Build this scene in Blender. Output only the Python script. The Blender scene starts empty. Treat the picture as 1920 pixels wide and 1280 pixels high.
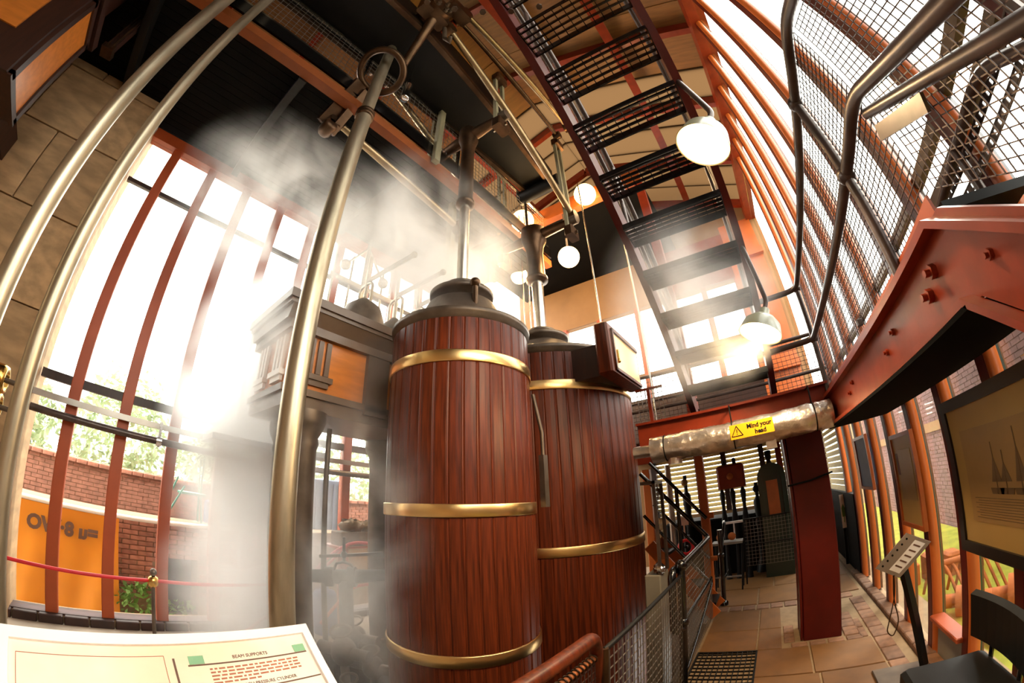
import bpy, math, random
from mathutils import Matrix, Vector
random.seed(7)
sc = bpy.context.scene
col = sc.collection
PI = math.pi

# ------------------------------------------------------------------ camera, sky, exposure
# building axes: x across the hall (right +), y along it, z up.  The eye is 1.5 m over the walkway.
cam_d = bpy.data.cameras.new('camera')
cam = bpy.data.objects.new('camera', cam_d)
col.objects.link(cam)
cam.matrix_world = Matrix(((0.8146, 0.25707, 0.51994, 0.0), (0.57896, -0.30621, -0.75567, 0.0),
                           (-0.03505, 0.9166, -0.39827, 1.5), (0, 0, 0, 1)))
cam_d.type = 'PANO'
cam_d.sensor_width = 36.0
cam_d.sensor_height = 24.0
cam_d.clip_start = 0.02
cam_d.clip_end = 200
cd = cam_d
if not hasattr(cam_d, 'panorama_type'):
    cd = cam_d.cycles
cd.panorama_type = 'FISHEYE_LENS_POLYNOMIAL'
cd.fisheye_fov = math.radians(200)
_f = 732.5 * 36.0 / 1920.0
cd.fisheye_polynomial_k0 = 0.0
cd.fisheye_polynomial_k1 = -1.0 / _f
cd.fisheye_polynomial_k2 = 0.0
cd.fisheye_polynomial_k3 = 0.0344 / _f ** 3
cd.fisheye_polynomial_k4 = 0.0
sc.camera = cam

world = bpy.data.worlds.new('overcast_sky')
sc.world = world
world.use_nodes = True
wn = world.node_tree.nodes
wl = world.node_tree.links
bg = wn['Background']
tc = wn.new('ShaderNodeTexCoord')
sep = wn.new('ShaderNodeSeparateXYZ')
ramp = wn.new('ShaderNodeValToRGB')
wl.new(tc.outputs['Generated'], sep.inputs[0])
wl.new(sep.outputs['Z'], ramp.inputs[0])
ramp.color_ramp.elements[0].position = 0.0
ramp.color_ramp.elements[0].color = (0.52, 0.49, 0.44, 1)
ramp.color_ramp.elements[1].position = 0.25
ramp.color_ramp.elements[1].color = (1.0, 0.955, 0.89, 1)
wl.new(ramp.outputs[0], bg.inputs[0])
bg.inputs[1].default_value = 6.0

sun_d = bpy.data.lights.new('sun', 'SUN')
sun_d.energy = 2.2
sun_d.angle = math.radians(12)
sun_d.color = (1.0, 0.93, 0.82)
sun = bpy.data.objects.new('sun', sun_d)
col.objects.link(sun)
sun.rotation_euler = (math.radians(-28), math.radians(30), 0)

sc.view_settings.view_transform = 'Standard'
sc.view_settings.look = 'None'
sc.view_settings.gamma = 1.0
sc.view_settings.use_curve_mapping = False
sc.view_settings.exposure = 0.75
cy = sc.cycles
cy.max_bounces = 9
cy.diffuse_bounces = 4
cy.glossy_bounces = 3
cy.transmission_bounces = 4
cy.transparent_max_bounces = 14
cy.volume_bounces = 6
cy.caustics_reflective = False
cy.caustics_refractive = False
cy.sample_clamp_indirect = 6.0
cy.volume_step_rate = 2.0
cy.volume_max_steps = 96
try:
    cy.use_denoising = True
    cy.denoiser = 'OPENIMAGEDENOISE'
except Exception:
    pass


# ------------------------------------------------------------------ materials
def lin(h):
    v = [int(h[i:i + 2], 16) / 255 for i in (0, 2, 4)]
    return tuple((c / 12.92 if c <= 0.04045 else ((c + 0.055) / 1.055) ** 2.4) for c in v) + (1,)


def mat(name, c, rough=0.5, metal=0.0, var=0.25, scale=6.0, bump=0.0, stretch=(1, 1, 1), c2=None, per_obj=0.0, coat=0.0, spec=0.5):
    m = bpy.data.materials.new(name)
    m.use_nodes = True
    nt = m.node_tree
    N, L = nt.nodes, nt.links
    b = N['Principled BSDF']
    b.inputs['Roughness'].default_value = rough
    b.inputs['Metallic'].default_value = metal
    b.inputs['Specular IOR Level'].default_value = spec
    b.inputs['Coat Weight'].default_value = coat
    b.inputs['Coat Roughness'].default_value = 0.2
    t = N.new('ShaderNodeTexCoord')
    mp = N.new('ShaderNodeMapping')
    mp.inputs['Scale'].default_value = stretch
    L.new(t.outputs['Object'], mp.inputs[0])
    n = N.new('ShaderNodeTexNoise')
    n.inputs['Scale'].default_value = scale
    n.inputs['Detail'].default_value = 5
    L.new(mp.outputs[0], n.inputs['Vector'])
    A = lin(c)
    B = lin(c2) if c2 else tuple(x * (1 - var) for x in A[:3]) + (1,)
    r = N.new('ShaderNodeValToRGB')
    r.color_ramp.elements[0].position = 0.35
    r.color_ramp.elements[1].position = 0.65
    r.color_ramp.elements[0].color = B
    r.color_ramp.elements[1].color = A
    L.new(n.outputs['Fac'], r.inputs[0])
    out = r.outputs[0]
    if per_obj:
        oi = N.new('ShaderNodeObjectInfo')
        hs = N.new('ShaderNodeHueSaturation')
        mr = N.new('ShaderNodeMapRange')
        mr.inputs[3].default_value = 1 - per_obj
        mr.inputs[4].default_value = 1 + per_obj
        L.new(oi.outputs['Random'], mr.inputs[0])
        L.new(mr.outputs[0], hs.inputs['Value'])
        L.new(out, hs.inputs['Color'])
        out = hs.outputs[0]
    L.new(out, b.inputs['Base Color'])
    if bump:
        bp = N.new('ShaderNodeBump')
        bp.inputs['Strength'].default_value = bump
        bp.inputs['Distance'].default_value = 0.01
        L.new(n.outputs['Fac'], bp.inputs['Height'])
        L.new(bp.outputs[0], b.inputs['Normal'])
    return m


def emit(name, c, s):
    m = bpy.data.materials.new(name)
    m.use_nodes = True
    b = m.node_tree.nodes['Principled BSDF']
    b.inputs['Base Color'].default_value = (0.9, 0.85, 0.75, 1)
    b.inputs['Emission Color'].default_value = lin(c)
    b.inputs['Emission Strength'].default_value = s
    return m


def glass(name, tint='fafdfb', refl=0.08):
    m = bpy.data.materials.new(name)
    m.use_nodes = True
    N, L = m.node_tree.nodes, m.node_tree.links
    N.remove(N['Principled BSDF'])
    tr = N.new('ShaderNodeBsdfTransparent')
    tr.inputs[0].default_value = lin(tint)
    gl = N.new('ShaderNodeBsdfGlossy')
    gl.inputs['Roughness'].default_value = 0.03
    fr = N.new('ShaderNodeLayerWeight')
    fr.inputs[0].default_value = 0.25
    mu = N.new('ShaderNodeMath')
    mu.operation = 'MULTIPLY'
    mu.inputs[1].default_value = 0.35
    mx = N.new('ShaderNodeMixShader')
    L.new(fr.outputs['Fresnel'], mu.inputs[0])
    L.new(mu.outputs[0], mx.inputs[0])
    L.new(tr.outputs[0], mx.inputs[1])
    L.new(gl.outputs[0], mx.inputs[2])
    L.new(mx.outputs[0], N['Material Output'].inputs[0])
    return m


def translucent(name, c):
    m = bpy.data.materials.new(name)
    m.use_nodes = True
    N, L = m.node_tree.nodes, m.node_tree.links
    N.remove(N['Principled BSDF'])
    t = N.new('ShaderNodeBsdfTranslucent')
    t.inputs[0].default_value = lin(c)
    L.new(t.outputs[0], N['Material Output'].inputs[0])
    return m


M = dict(rooflight=translucent('cream_roof_light', '7c6c58'),
    wood=mat('mahogany', '6e2d12', 0.4, var=0.45, scale=5, stretch=(9, 9, 0.5), per_obj=0.09, coat=0.0, spec=.25, c2='461a09'),
    brass=mat('polished_brass', 'e8b865', 0.22, 1.0, var=0.15, scale=3, stretch=(1, 1, 6)),
    brasslight=mat('lacquered_brass', 'f6cf8c', 0.28, 1.0, var=.05),
    rodgold=mat('oily_bright_rod', 'a58c6a', 0.38, 0.9, var=.3, scale=5),
    steel=mat('bronzed_steel', 'c6b79c', 0.36, 0.85, var=0.35, scale=4, stretch=(3, 3, 0.6)),
    rodsteel=mat('bright_steel', 'c9bfae', 0.25, 1.0, var=0.2, scale=5),
    chrome=mat('chrome', 'd8d8da', 0.15, 1.0, var=0.1),
    iron=mat('black_iron', '0d0a08', 0.5, 0.1, var=0.5, scale=8, bump=0.15, spec=.3),
    blackpaint=mat('gloss_black_paint', '0c0a0a', 0.18, 0.0, var=0.3, coat=0.5),
    castgrey=mat('cast_iron_grey', '6e5f52', 0.45, 0.6, var=0.35, scale=7),
    browniron=mat('oiled_iron', '5f4632', 0.38, 0.85, var=0.45, scale=6),
    railgrey=mat('worn_rail_paint', '5a4a44', 0.32, 0.35, var=0.45, scale=9, bump=0.1),
    red=mat('red_oxide_gloss', '862f18', 0.38, var=0.22, scale=9, bump=0.12, coat=0.04, spec=.3),
    darkred=mat('dark_red_paint', '57110a', 0.42, var=0.25, scale=5, coat=0.05, spec=.3),
    orange=mat('orange_oxide_paint', 'c66428', 0.4, var=0.15, scale=4, coat=0.05),
    mull=mat('mullion_paint', 'a84a22', 0.45, var=0.15, scale=3),
    darktimber=mat('dark_timber', '33180f', 0.45, var=0.4, scale=4, stretch=(6, 6, 1)),
    boards=mat('roof_boards', '8a5f30', 0.6, var=0.25, scale=3, stretch=(1, 8, 1), per_obj=0.12),
    blackboards=mat('near_black_boards', '0a0705', 0.85, var=0.4, scale=3, per_obj=0.3, spec=.1),  # one near-black tone, varied at random per board
    plaster=mat('tan_plaster', '8f6a42', 0.8, var=0.15, scale=2),
    stone=mat('sandstone_ashlar', 'b8946c', 0.85, var=0.35, scale=3.0, bump=0.5, stretch=(1, 1, 3), per_obj=0.12),
    flag=mat('york_stone_flag', '785026', 0.6, var=0.22, scale=2.5, bump=0.2, per_obj=0.1),
    mortar=mat('pale_mortar', '94795a', 0.9, var=0.2, scale=12, bump=0.3),
    paver=mat('floor_brick', '8a6248', 0.75, var=0.35, scale=14, bump=0.3, per_obj=0.2),
    darkbrick=mat('blue_brick', '3a2018', 0.6, var=0.4, scale=10, bump=0.3, per_obj=0.25),
    brick=mat('red_brick', 'a8705c', 0.85, var=0.35, scale=9, bump=0.4, per_obj=0.25),
    concrete=mat('stained_concrete', 'ab9a88', 0.85, var=0.3, scale=2.5, bump=0.2),
    pitdark=mat('oily_pit_floor', '3b2c22', 0.6, var=0.4, scale=3),
    glass=glass('window_glass'),
    panelwhite=mat('white_enamel_frame', 'f6f4f2', 0.35, var=0.03),
    paper=mat('cream_print', 'fdeee2', 0.22, var=0.05, scale=2, c2='fadcc0', coat=0.6),  # peach second tone puts the panel's warm reflections into the colour
    ink=mat('brown_ink', '6b4a3a', 0.6), inkred=mat('red_ink', 'b5694a', 0.6), mint=mat('green_print', '8fc59a', 0.6),
    foil=mat('foil_lagging', 'ded2ca', 0.28, 0.92, var=0.25, scale=16, bump=0.9, stretch=(1, 1, 1)),
    sign=mat('yellow_sign', 'd6980f', 0.35, var=0.04), black=mat('matt_black', '0a0807', 0.75, spec=.15), dullblack=mat('dull_black', '060404', 0.9, spec=.05), orangebrown=mat('brown_orange_beam', '84431a', 0.5, var=.15, spec=.3),
    vinyl=mat('black_vinyl', '0a0a0a', 0.5, var=0.3, scale=20, spec=.3),
    rope=mat('red_rope', 'd81f2a', 0.4, var=0.15),
    banner=mat('yellow_banner', 'e08a12', 0.55, var=0.12, scale=2),
    white=mat('white_plastic', 'ece6e2', 0.4, var=0.04),
    blue=mat('blue_plastic', '2f4f9a', 0.5), bluegrey=mat('blue_grey_steel', '76839c', 0.6, var=0.15),
    green=mat('green_paint', '1f7a62', 0.4), darkgreen=mat('engine_green', '10261c', 0.3, coat=0.4),
    
    leaf=mat('leaf_green', '6f9440', 0.7, var=0.4, scale=3), leafpale=mat('pale_leaf_green', 'c9d6b4', 0.7, var=0.35, scale=3),
    grass=mat('mossy_grass', 'a3a02c', 0.9, var=0.35, scale=5, bump=0.5),
    rust=mat('rusty_iron', 'c56a2c', 0.75, var=0.35, scale=8, bump=0.4),
    enamel=mat('white_enamel_shade', 'e9e2d2', 0.25, var=0.05, coat=0.4),
    enamelout=mat('grey_enamel_outside', '8d8b72', 0.3, var=0.1, coat=0.4),
    sepia=mat('sepia_print', '94703f', 0.4, var=0.2, scale=3, coat=0.2), mount=mat('tan_mount', 'a07c42', 0.45, var=0.08, coat=0.15),
    sepiadark=mat('sepia_ink', '63492c', 0.45), frameblk=mat('ebony_frame', '0c0705', 0.4, coat=0.1),
    frameora=mat('varnished_frame', 'a8501f', 0.35, coat=0.3),
    panelor=mat('orange_oak_panel', 'd07a2e', 0.35, var=0.2, scale=3, stretch=(6, 1, 6), coat=0.3),
    cornice=mat('grey_brown_moulding', '6b5340', 0.45, var=0.2, scale=4, coat=0.2),
    aluminium=mat('brushed_aluminium', 'b9b2aa', 0.35, 0.85, var=0.15, scale=5),
    louvre=mat('cream_louvre', 'ecd9a0', 0.6, var=0.1), wire=mat('galvanised_wire', '8c8278', 0.4, 0.7, var=0.15),
    darkwire=mat('painted_wire', '4a2f26', 0.5, 0.3), timberpost=mat('grey_green_timber', '8d8468', 0.7, var=0.3, scale=5, stretch=(5, 5, .6)),
    cloth=mat('brown_rag', '8a7660', 0.9, var=0.5, scale=7), grey=mat('grey_cabinet', '8a8478', 0.5, var=0.1),
    hot=emit('lamp_globe_glow', 'ffc777', 13.0), hot2=emit('enamel_lamp_glow', 'ffcf8c', 16.0),
)


# ------------------------------------------------------------------ mesh collector
class MB:
    def __init__(self):
        self.v, self.f, self.s = [], [], []

    def add(self, vs, fs, smooth=False):
        b = len(self.v)
        self.v += [tuple(p) for p in vs]
        for f in fs:
            self.f.append(tuple(i + b for i in f))
            self.s.append(smooth)
        return self

    def box(self, x0, x1, y0, y1, z0, z1):
        vs = [(x, y, z) for x in (x0, x1) for y in (y0, y1) for z in (z0, z1)]
        return self.add(vs, [(0, 1, 3, 2), (4, 6, 7, 5), (0, 4, 5, 1), (2, 3, 7, 6), (0, 2, 6, 4), (1, 5, 7, 3)])

    def bbox(self, x0, x1, y0, y1, z0, z1, b=0.01):
        """box with chamfered vertical and top edges"""
        def ring(i, z):
            return [(x0 + i + b, y0 + i, z), (x1 - i - b, y0 + i, z), (x1 - i, y0 + i + b, z), (x1 - i, y1 - i - b, z),
                    (x1 - i - b, y1 - i, z), (x0 + i + b, y1 - i, z), (x0 + i, y1 - i - b, z), (x0 + i, y0 + i + b, z)]
        vs = ring(0, z0) + ring(0, z1 - b) + ring(b, z1)
        fs = [tuple(range(7, -1, -1)), tuple(range(16, 24))]
        for r in (0, 8):
            for k in range(8):
                fs.append((r + k, r + (k + 1) % 8, r + 8 + (k + 1) % 8, r + 8 + k))
        return self.add(vs, fs)

    def obar(self, p, q, w, h, up=(0, 0, 1)):
        """square bar from p to q; w across, h along 'up'"""
        p, q = Vector(p), Vector(q)
        d = (q - p).normalized()
        u = Vector(up)
        if abs(d.dot(u)) > 0.98:
            u = Vector((0, 1, 0))
        s = d.cross(u).normalized()
        u = s.cross(d).normalized()
        vs = []
        for c in (p, q):
            for a, b in ((-1, -1), (1, -1), (1, 1), (-1, 1)):
                vs.append(c + s * (a * w / 2) + u * (b * h / 2))
        return self.add(vs, [(3, 2, 1, 0), (4, 5, 6, 7), (0, 1, 5, 4), (1, 2, 6, 5), (2, 3, 7, 6), (3, 0, 4, 7)])

    def tube(self, pts, r, n=10, closed=False, caps=True, bend=0.0):
        pts = [Vector(p) for p in pts]
        if bend > 0 and len(pts) > 2:
            out = [pts[0]]
            for i in range(1, len(pts) - 1):
                a, b, c = pts[i - 1], pts[i], pts[i + 1]
                k = min(bend, (a - b).length * .45, (c - b).length * .45)
                s, e = b + (a - b).normalized() * k, b + (c - b).normalized() * k
                for t in range(6):
                    t /= 5
                    out.append(s * (1 - t) ** 2 + b * 2 * t * (1 - t) + e * t * t)
            out.append(pts[-1])
            pts = out
        m = len(pts)
        rs = r if isinstance(r, (list, tuple)) else [r] * m
        vs, fs = [], []
        u = None
        for i, p in enumerate(pts):
            if closed:
                d = (pts[(i + 1) % m] - pts[i - 1]).normalized()
            else:
                d = (pts[min(i + 1, m - 1)] - pts[max(i - 1, 0)]).normalized()
            if u is None:
                u = d.orthogonal().normalized()
            else:
                u = (u - d * u.dot(d)).normalized()
            w = d.cross(u)
            for k in range(n):
                a = 2 * PI * k / n
                vs.append(p + (u * math.cos(a) + w * math.sin(a)) * rs[i])
        for i in range(m if closed else m - 1):
            j = (i + 1) % m
            for k in range(n):
                fs.append((i * n + k, i * n + (k + 1) % n, j * n + (k + 1) % n, j * n + k))
        self.add(vs, fs, True)
        if caps and not closed:
            self.add(vs[:n], [tuple(range(n - 1, -1, -1))])
            self.add(vs[-n:], [tuple(range(n))])
        return self

    def lathe(self, prof, c=(0, 0, 0), n=24, axis='z', smooth=True, a0=0.0, a1=2 * PI):
        full = abs(a1 - a0 - 2 * PI) < 1e-6
        vs, fs = [], []
        m = len(prof)
        steps = n if full else n + 1
        for k in range(steps):
            a = a0 + (a1 - a0) * k / n
            for r, z in prof:
                p = (r * math.cos(a), r * math.sin(a), z)
                if axis == 'x':
                    p = (p[2], p[0], p[1])
                elif axis == 'y':
                    p = (p[0], p[2], p[1])
                vs.append((p[0] + c[0], p[1] + c[1], p[2] + c[2]))
        for k in range(n):
            j = (k + 1) % steps
            for i in range(m - 1):
                f = (k * m + i, j * m + i, j * m + i + 1, k * m + i + 1)
                fs.append(f if axis != 'y' else f[::-1])
        return self.add(vs, fs, smooth)

    def torus(self, c, R, r, normal=(0, 0, 1), n=24, k=8):
        nrm = Vector(normal).normalized()
        u = nrm.orthogonal().normalized()
        w = nrm.cross(u)
        return self.tube([Vector(c) + (u * math.cos(2 * PI * i / n) + w * math.sin(2 * PI * i / n)) * R for i in range(n)], r, k, closed=True)

    def prism(self, poly, axis, a, b):
        """extrude a 2-D polygon along an axis: x -> (y,z), y -> (x,z), z -> (x,y)"""
        def P(p, t):
            return {'x': (t, p[0], p[1]), 'y': (p[0], t, p[1]), 'z': (p[0], p[1], t)}[axis]
        n = len(poly)
        vs = [P(p, a) for p in poly] + [P(p, b) for p in poly]
        fs = [tuple(range(n - 1, -1, -1)), tuple(range(n, 2 * n))] + [(i, (i + 1) % n, n + (i + 1) % n, n + i) for i in range(n)]
        return self.add(vs, fs)

    def ball(self, c, r, n=16, m=10, sz=1.0):
        prof = [(max(1e-4, r * math.sin(PI * i / m)), -r * sz * math.cos(PI * i / m)) for i in range(m + 1)]
        return self.lathe(prof, c, n)

    def mesh(self, o, u, v, nu, nv, r, diag=False):
        """woven wire: nu wires along v, nv wires along u, spread over the rectangle o, o+u, o+v"""
        o, u, v = Vector(o), Vector(u), Vector(v)
        nrm = u.cross(v).normalized() * r
        for i in range(nu + 1):
            p = o + u * (i / nu)
            self.obar(p + nrm, p + v + nrm, 2 * r, 2 * r, u.normalized())
        for i in range(nv + 1):
            p = o + v * (i / nv)
            self.obar(p - nrm, p + u - nrm, 2 * r, 2 * r, v.normalized())
        return self

    def data(self, name):
        me = bpy.data.meshes.new(name)
        me.from_pydata(self.v, [], self.f)
        me.polygons.foreach_set('use_smooth', self.s)
        me.update()
        return me


def fix_normals(me):
    import bmesh
    bm = bmesh.new()
    bm.from_mesh(me)
    bmesh.ops.recalc_face_normals(bm, faces=bm.faces)
    bm.to_mesh(me)
    bm.free()


def wm(o):
    m = o.matrix_parent_inverse @ o.matrix_basis
    return wm(o.parent) @ m if o.parent else o.matrix_basis.copy()


def link(name, me, m=None, parent=None):
    o = bpy.data.objects.new(name, me)
    col.objects.link(o)
    if m is not None and not me.materials:
        me.materials.append(M[m] if isinstance(m, str) else m)
    if parent is not None:
        o.parent = parent
        o.matrix_parent_inverse = wm(parent).inverted()
    return o


def build(name, mb, m, parent=None, fix=True):
    me = mb.data(name)
    if fix:
        fix_normals(me)
    return link(name, me, m, parent)


def thing(name, label, cat, loc=(0, 0, 0), group=None):
    o = bpy.data.objects.new(name, None)
    o.empty_display_size = 0.1
    col.objects.link(o)
    o.location = loc
    return tag(o, label, cat, group)


def tag(o, label, cat, group=None, kind=None):
    o['label'] = label
    o['category'] = cat
    if group:
        o['group'] = group
    if kind:
        o['kind'] = kind
    return o


def struct(name, mb=None, m=None, loc=(0, 0, 0)):
    if mb is None:
        o = bpy.data.objects.new(name, None)
        col.objects.link(o)
        o.location = loc
    else:
        o = build(name, mb, m)
    o['kind'] = 'structure'
    return o


def clusters(mb):
    # groups of faces that belong together: joined by vertices, or close enough to touch
    n = len(mb.v)
    p = list(range(n))

    def find(i):
        while p[i] != i:
            p[i] = p[p[i]]
            i = p[i]
        return i
    for f in mb.f:
        a = find(f[0])
        for i in f[1:]:
            p[find(i)] = a
    key = {}
    for i, v in enumerate(mb.v):
        k = tuple(round(c, 5) for c in v)
        if k in key:
            p[find(i)] = find(key[k])
        key[k] = i
    box = {}
    for i, v in enumerate(mb.v):
        r = find(i)
        b = box.setdefault(r, [list(v), list(v)])
        for k in range(3):
            b[0][k] = min(b[0][k], v[k])
            b[1][k] = max(b[1][k], v[k])
    rs = list(box)
    if len(rs) < 2 or len(rs) > 80:
        return [mb]
    e = .002
    for i, a in enumerate(rs):
        for b in rs[:i]:
            A, B = box[a], box[b]
            if all(A[0][k] - e <= B[1][k] and B[0][k] - e <= A[1][k] for k in range(3)):
                p[find(a)] = find(b)
    groups = {}
    for f, sm in zip(mb.f, mb.s):
        groups.setdefault(find(f[0]), []).append((f, sm))
    out = []
    for fs in groups.values():
        m2 = MB()
        idx = {}
        for f, sm in fs:
            g_ = []
            for i in f:
                if i not in idx:
                    idx[i] = len(m2.v)
                    m2.v.append(mb.v[i])
                g_.append(idx[i])
            m2.f.append(tuple(g_))
            m2.s.append(sm)
        out.append(m2)
    return out


def part(root, name, mb, m, stuff=False):
    if not stuff:
        cl = clusters(mb)
        if len(cl) > 1:
            return [build(name, c_, m, root) for c_ in cl][0]
    o = build(name, mb, m, root)
    if stuff:
        o['kind'] = 'stuff'
    return o


def copy_part(src, parent, loc=None, rotz=None, scale=None):
    c = src.copy()
    col.objects.link(c)
    c.parent = parent
    if loc is not None:
        c.location = loc
    if rotz is not None:
        c.rotation_euler = (0, 0, rotz)
    if scale is not None:
        c.scale = scale
    return c


def pieces(root, name, size, spots, m, bevel=0.008):
    """alike chamfered blocks; size = full extents at unit scale; spots = (centre, scale)"""
    sx, sy, sz = size
    me = MB().bbox(-sx / 2, sx / 2, -sy / 2, sy / 2, -sz / 2, sz / 2, bevel).data(name)
    fix_normals(me)
    for i, s in enumerate(spots):
        c, k = s if len(s) == 2 and hasattr(s[0], '__len__') else (s, (1, 1, 1))
        o = link(name, me, m, root)
        o.location = c
        o.scale = k


def bolts(mb, pts, normal, r=0.02, h=0.02):
    for p in pts:
        n = Vector(normal)
        mb.tube([p, Vector(p) + n * h], r, 6)
        mb.tube([Vector(p) + n * h, Vector(p) + n * h * 1.9], r * .55, 6)


def text(body, size, m, loc, rot, parent=None, name='lettering', mirror=False, extrude=0.0008, align='CENTER', bold=0.0):
    cu = bpy.data.curves.new(name, 'FONT')
    cu.body = body
    cu.size = size
    cu.extrude = extrude
    cu.align_x = align
    cu.align_y = 'CENTER'
    cu.resolution_u = 3
    cu.offset = size * bold
    o = bpy.data.objects.new(name, cu)
    col.objects.link(o)
    cu.materials.append(M[m])
    col.objects.unlink(o)
    col.objects.link(o)
    me = bpy.data.meshes.new_from_object(o.evaluated_get(bpy.context.evaluated_depsgraph_get()))
    bpy.data.objects.remove(o)
    me.name = name
    o = bpy.data.objects.new(name, me)
    col.objects.link(o)
    mw = Matrix.Translation(loc) @ rot
    if mirror:
        mw = mw @ Matrix.Scale(-1, 4, (1, 0, 0))
    if parent is not None:
        o.parent = parent
        o.matrix_parent_inverse = wm(parent).inverted()
    o.matrix_basis = mw
    return o


def frame_rot(xa, ya):
    xa = Vector(xa).normalized()
    ya = (Vector(ya) - xa * xa.dot(Vector(ya))).normalized()
    za = xa.cross(ya)
    return Matrix((xa, ya, za)).transposed().to_4x4()


# ================================================================== THE SETTING
# ---------------- walkway floor: mortar bed, flagstones, brick borders
floor = struct('floor', MB().box(-0.72, 1.02, -2.5, 8.0, -0.3, -0.012), 'mortar')
g = 0.008
rows = [(0.55, 1.30), (1.30, 2.05), (2.05, 2.62), (2.62, 3.05), (3.05, 3.57), (3.57, 4.08), (4.08, 4.74)]
cuts = [[-.15, .45], [-.15, .3], [.05, .55], [-.16, .32], [-.16, .28], [-.16], [-.16, .35]]
spots = []
for (a, b), cc in zip(rows, cuts):
    xs = [-.66] + cc + [.80]
    for x0, x1 in zip(xs, xs[1:]):
        y0, y1 = a, b
        if a > 3.5 and x1 > .2 and a < 4.5:            # stones stop at the brick frame round the column
            if x0 < .1 and x1 > .1:
                x1 = .06
            elif a < 4.1:
                continue
        if a in (2.62, 3.05) and x1 < 0:               # the grating takes this bay
            continue
        spots.append((((x0 + x1) / 2, (y0 + y1) / 2, -.016), (x1 - x0 - 2 * g, y1 - y0 - 2 * g, 1)))
spots.append(((-.41, 4.4, -.016), (.5, .6, 1))) if False else None
for (a, b), cc in zip([(4.95, 5.7), (5.7, 6.5), (6.5, 7.3), (7.3, 7.95)], [[-1.3, -.2, .5], [-1.0, 0, .6], [-1.3, -.4, .4], [-.9, .2]]):
    xs = [-1.9] + cc + [.98]
    for x0, x1 in zip(xs, xs[1:]):
        spots.append((((x0 + x1) / 2, (a + b) / 2, -.016), (x1 - x0 - 2 * g, b - a - 2 * g, 1)))
pieces(floor, 'flagstone', (1, 1, .032), spots, 'flag', .006)
bs = [((.875, .6 + .235 * k, -.016), (1, 1, 1)) for k in range(18)]                      # border course along the glazing
bs += [((x, 4.845, -.016), (1.0, .8, 1)) for x in [-.6 + .155 * k for k in range(10)]]     # course across the walkway
bs += [((.20 + .155 * k, 3.615, -.016), (1, .42, 1)) for k in range(4)] + [((.66, 3.78 + .2 * k, -.016), (1, .86, 1)) for k in range(3)]
bs += [((.12, 3.8 + .22 * k, -.016), (.7, .9, 1)) for k in range(2)] + [((.745, 3.7 + .235 * k, -.016), (.5, .96, 1)) for k in range(2)]
pieces(floor, 'brick', (.135, .22, .03), bs, 'paver', .006)
far = struct('floor', MB().box(-5.2, -.72, 5.35, 8.0, -.3, -.03), 'concrete')
fl = struct('floor', MB().box(-5.2, -3.75, -3.4, 8.0, -.4, -.12).box(-3.75, -.72, -3.4, 1.05, -.4, -.12), 'concrete')
pit = struct('floor', MB().box(-3.75, -.72, 1.05, 5.35, -1.3, -1.2), 'pitdark')
struct('trim_1', MB().box(-.76, -.70, 1.0, 4.35, -1.2, .0).box(-3.8, -.72, 1.0, 1.06, -1.2, -.1).box(-3.8, -3.74, 1.06, 5.35, -1.2, -.1).box(-3.74, -.76, 5.33, 5.38, -1.2, -.02), 'castgrey')

# ---------------- left glazed wall
WL = -4.86
wall_left = struct('wall_left')
nm = 14
ys = [-.57 + .58 * k for k in range(nm)]
mm = MB().bbox(-.05, .05, -.065, .065, 0, 5.45, .008).data('mullion')
fix_normals(mm)
for y in ys:
    o = link('mullion', mm, 'mull', wall_left)
    o.location = (WL, y, -.03)
for z, h, m_ in ((2.22, .09, 'darktimber'), (4.68, .055, 'darktimber')):
    part(wall_left, 'transom', MB().box(WL - .03, WL + .03, -.98, 7.9, z - h / 2, z + h / 2), m_)
part(wall_left, 'head_beam', MB().box(WL - .08, WL + .09, -1.0, 8.0, 5.38, 5.55), 'mull')
part(wall_left, 'sill', MB().box(WL - .16, WL + .05, -1.0, 8.0, -.05, -.03), 'darkbrick')
pn = []
for (z0, z1) in ((.0, 2.17), (2.27, 4.65), (4.71, 5.38)):
    me = MB().box(-.003, .003, -.22, .22, z0, z1).data('pane')
    for k, y in enumerate([-.98 + .19] + [yy + .29 for yy in ys]):
        o = link('pane', me, 'glass', wall_left)
        o.location = (WL, y, 0)
pieces(wall_left, 'brick', (.1, .245, .1), [((WL + .07, -1.1 + .262 * k, -.085), (1, 1, 1)) for k in range(34)], 'darkbrick', .008)
part(wall_left, 'plinth', MB().box(WL - .25, WL + .06, -1.1, 8.0, -.6, -.05), 'mortar')

# masonry pier that ends the glazing
pier = struct('wall_left', MB().box(-5.25, -4.47, -3.4, -1.02, -.3, 9.0), 'mortar')
sp = []
for r in range(10):
    z = -.12 + .93 * r
    off = .35 if r % 2 else 0
    y = -1.0
    L = [(.95, 0), (.95, 1)]
    yy = -1.0
    for n_ in range(3):
        w = .95 if (n_ or not r % 2) else .5
        sp.append(((-4.45, yy - w / 2, z + .465), (1, w - .012, .918)))
        yy -= w
        if yy < -3.2:
            break
pieces(pier, 'stone', (.1, 1, 1), sp, 'stone', .012)
part(pier, 'quoin', MB().box(-5.2, -4.42, -1.03, -1.0, -.12, 5.4), 'stone')
struct('wall_back', MB().box(-5.3, 1.4, -3.6, -3.4, -.4, 9.4), 'stone')

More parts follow.
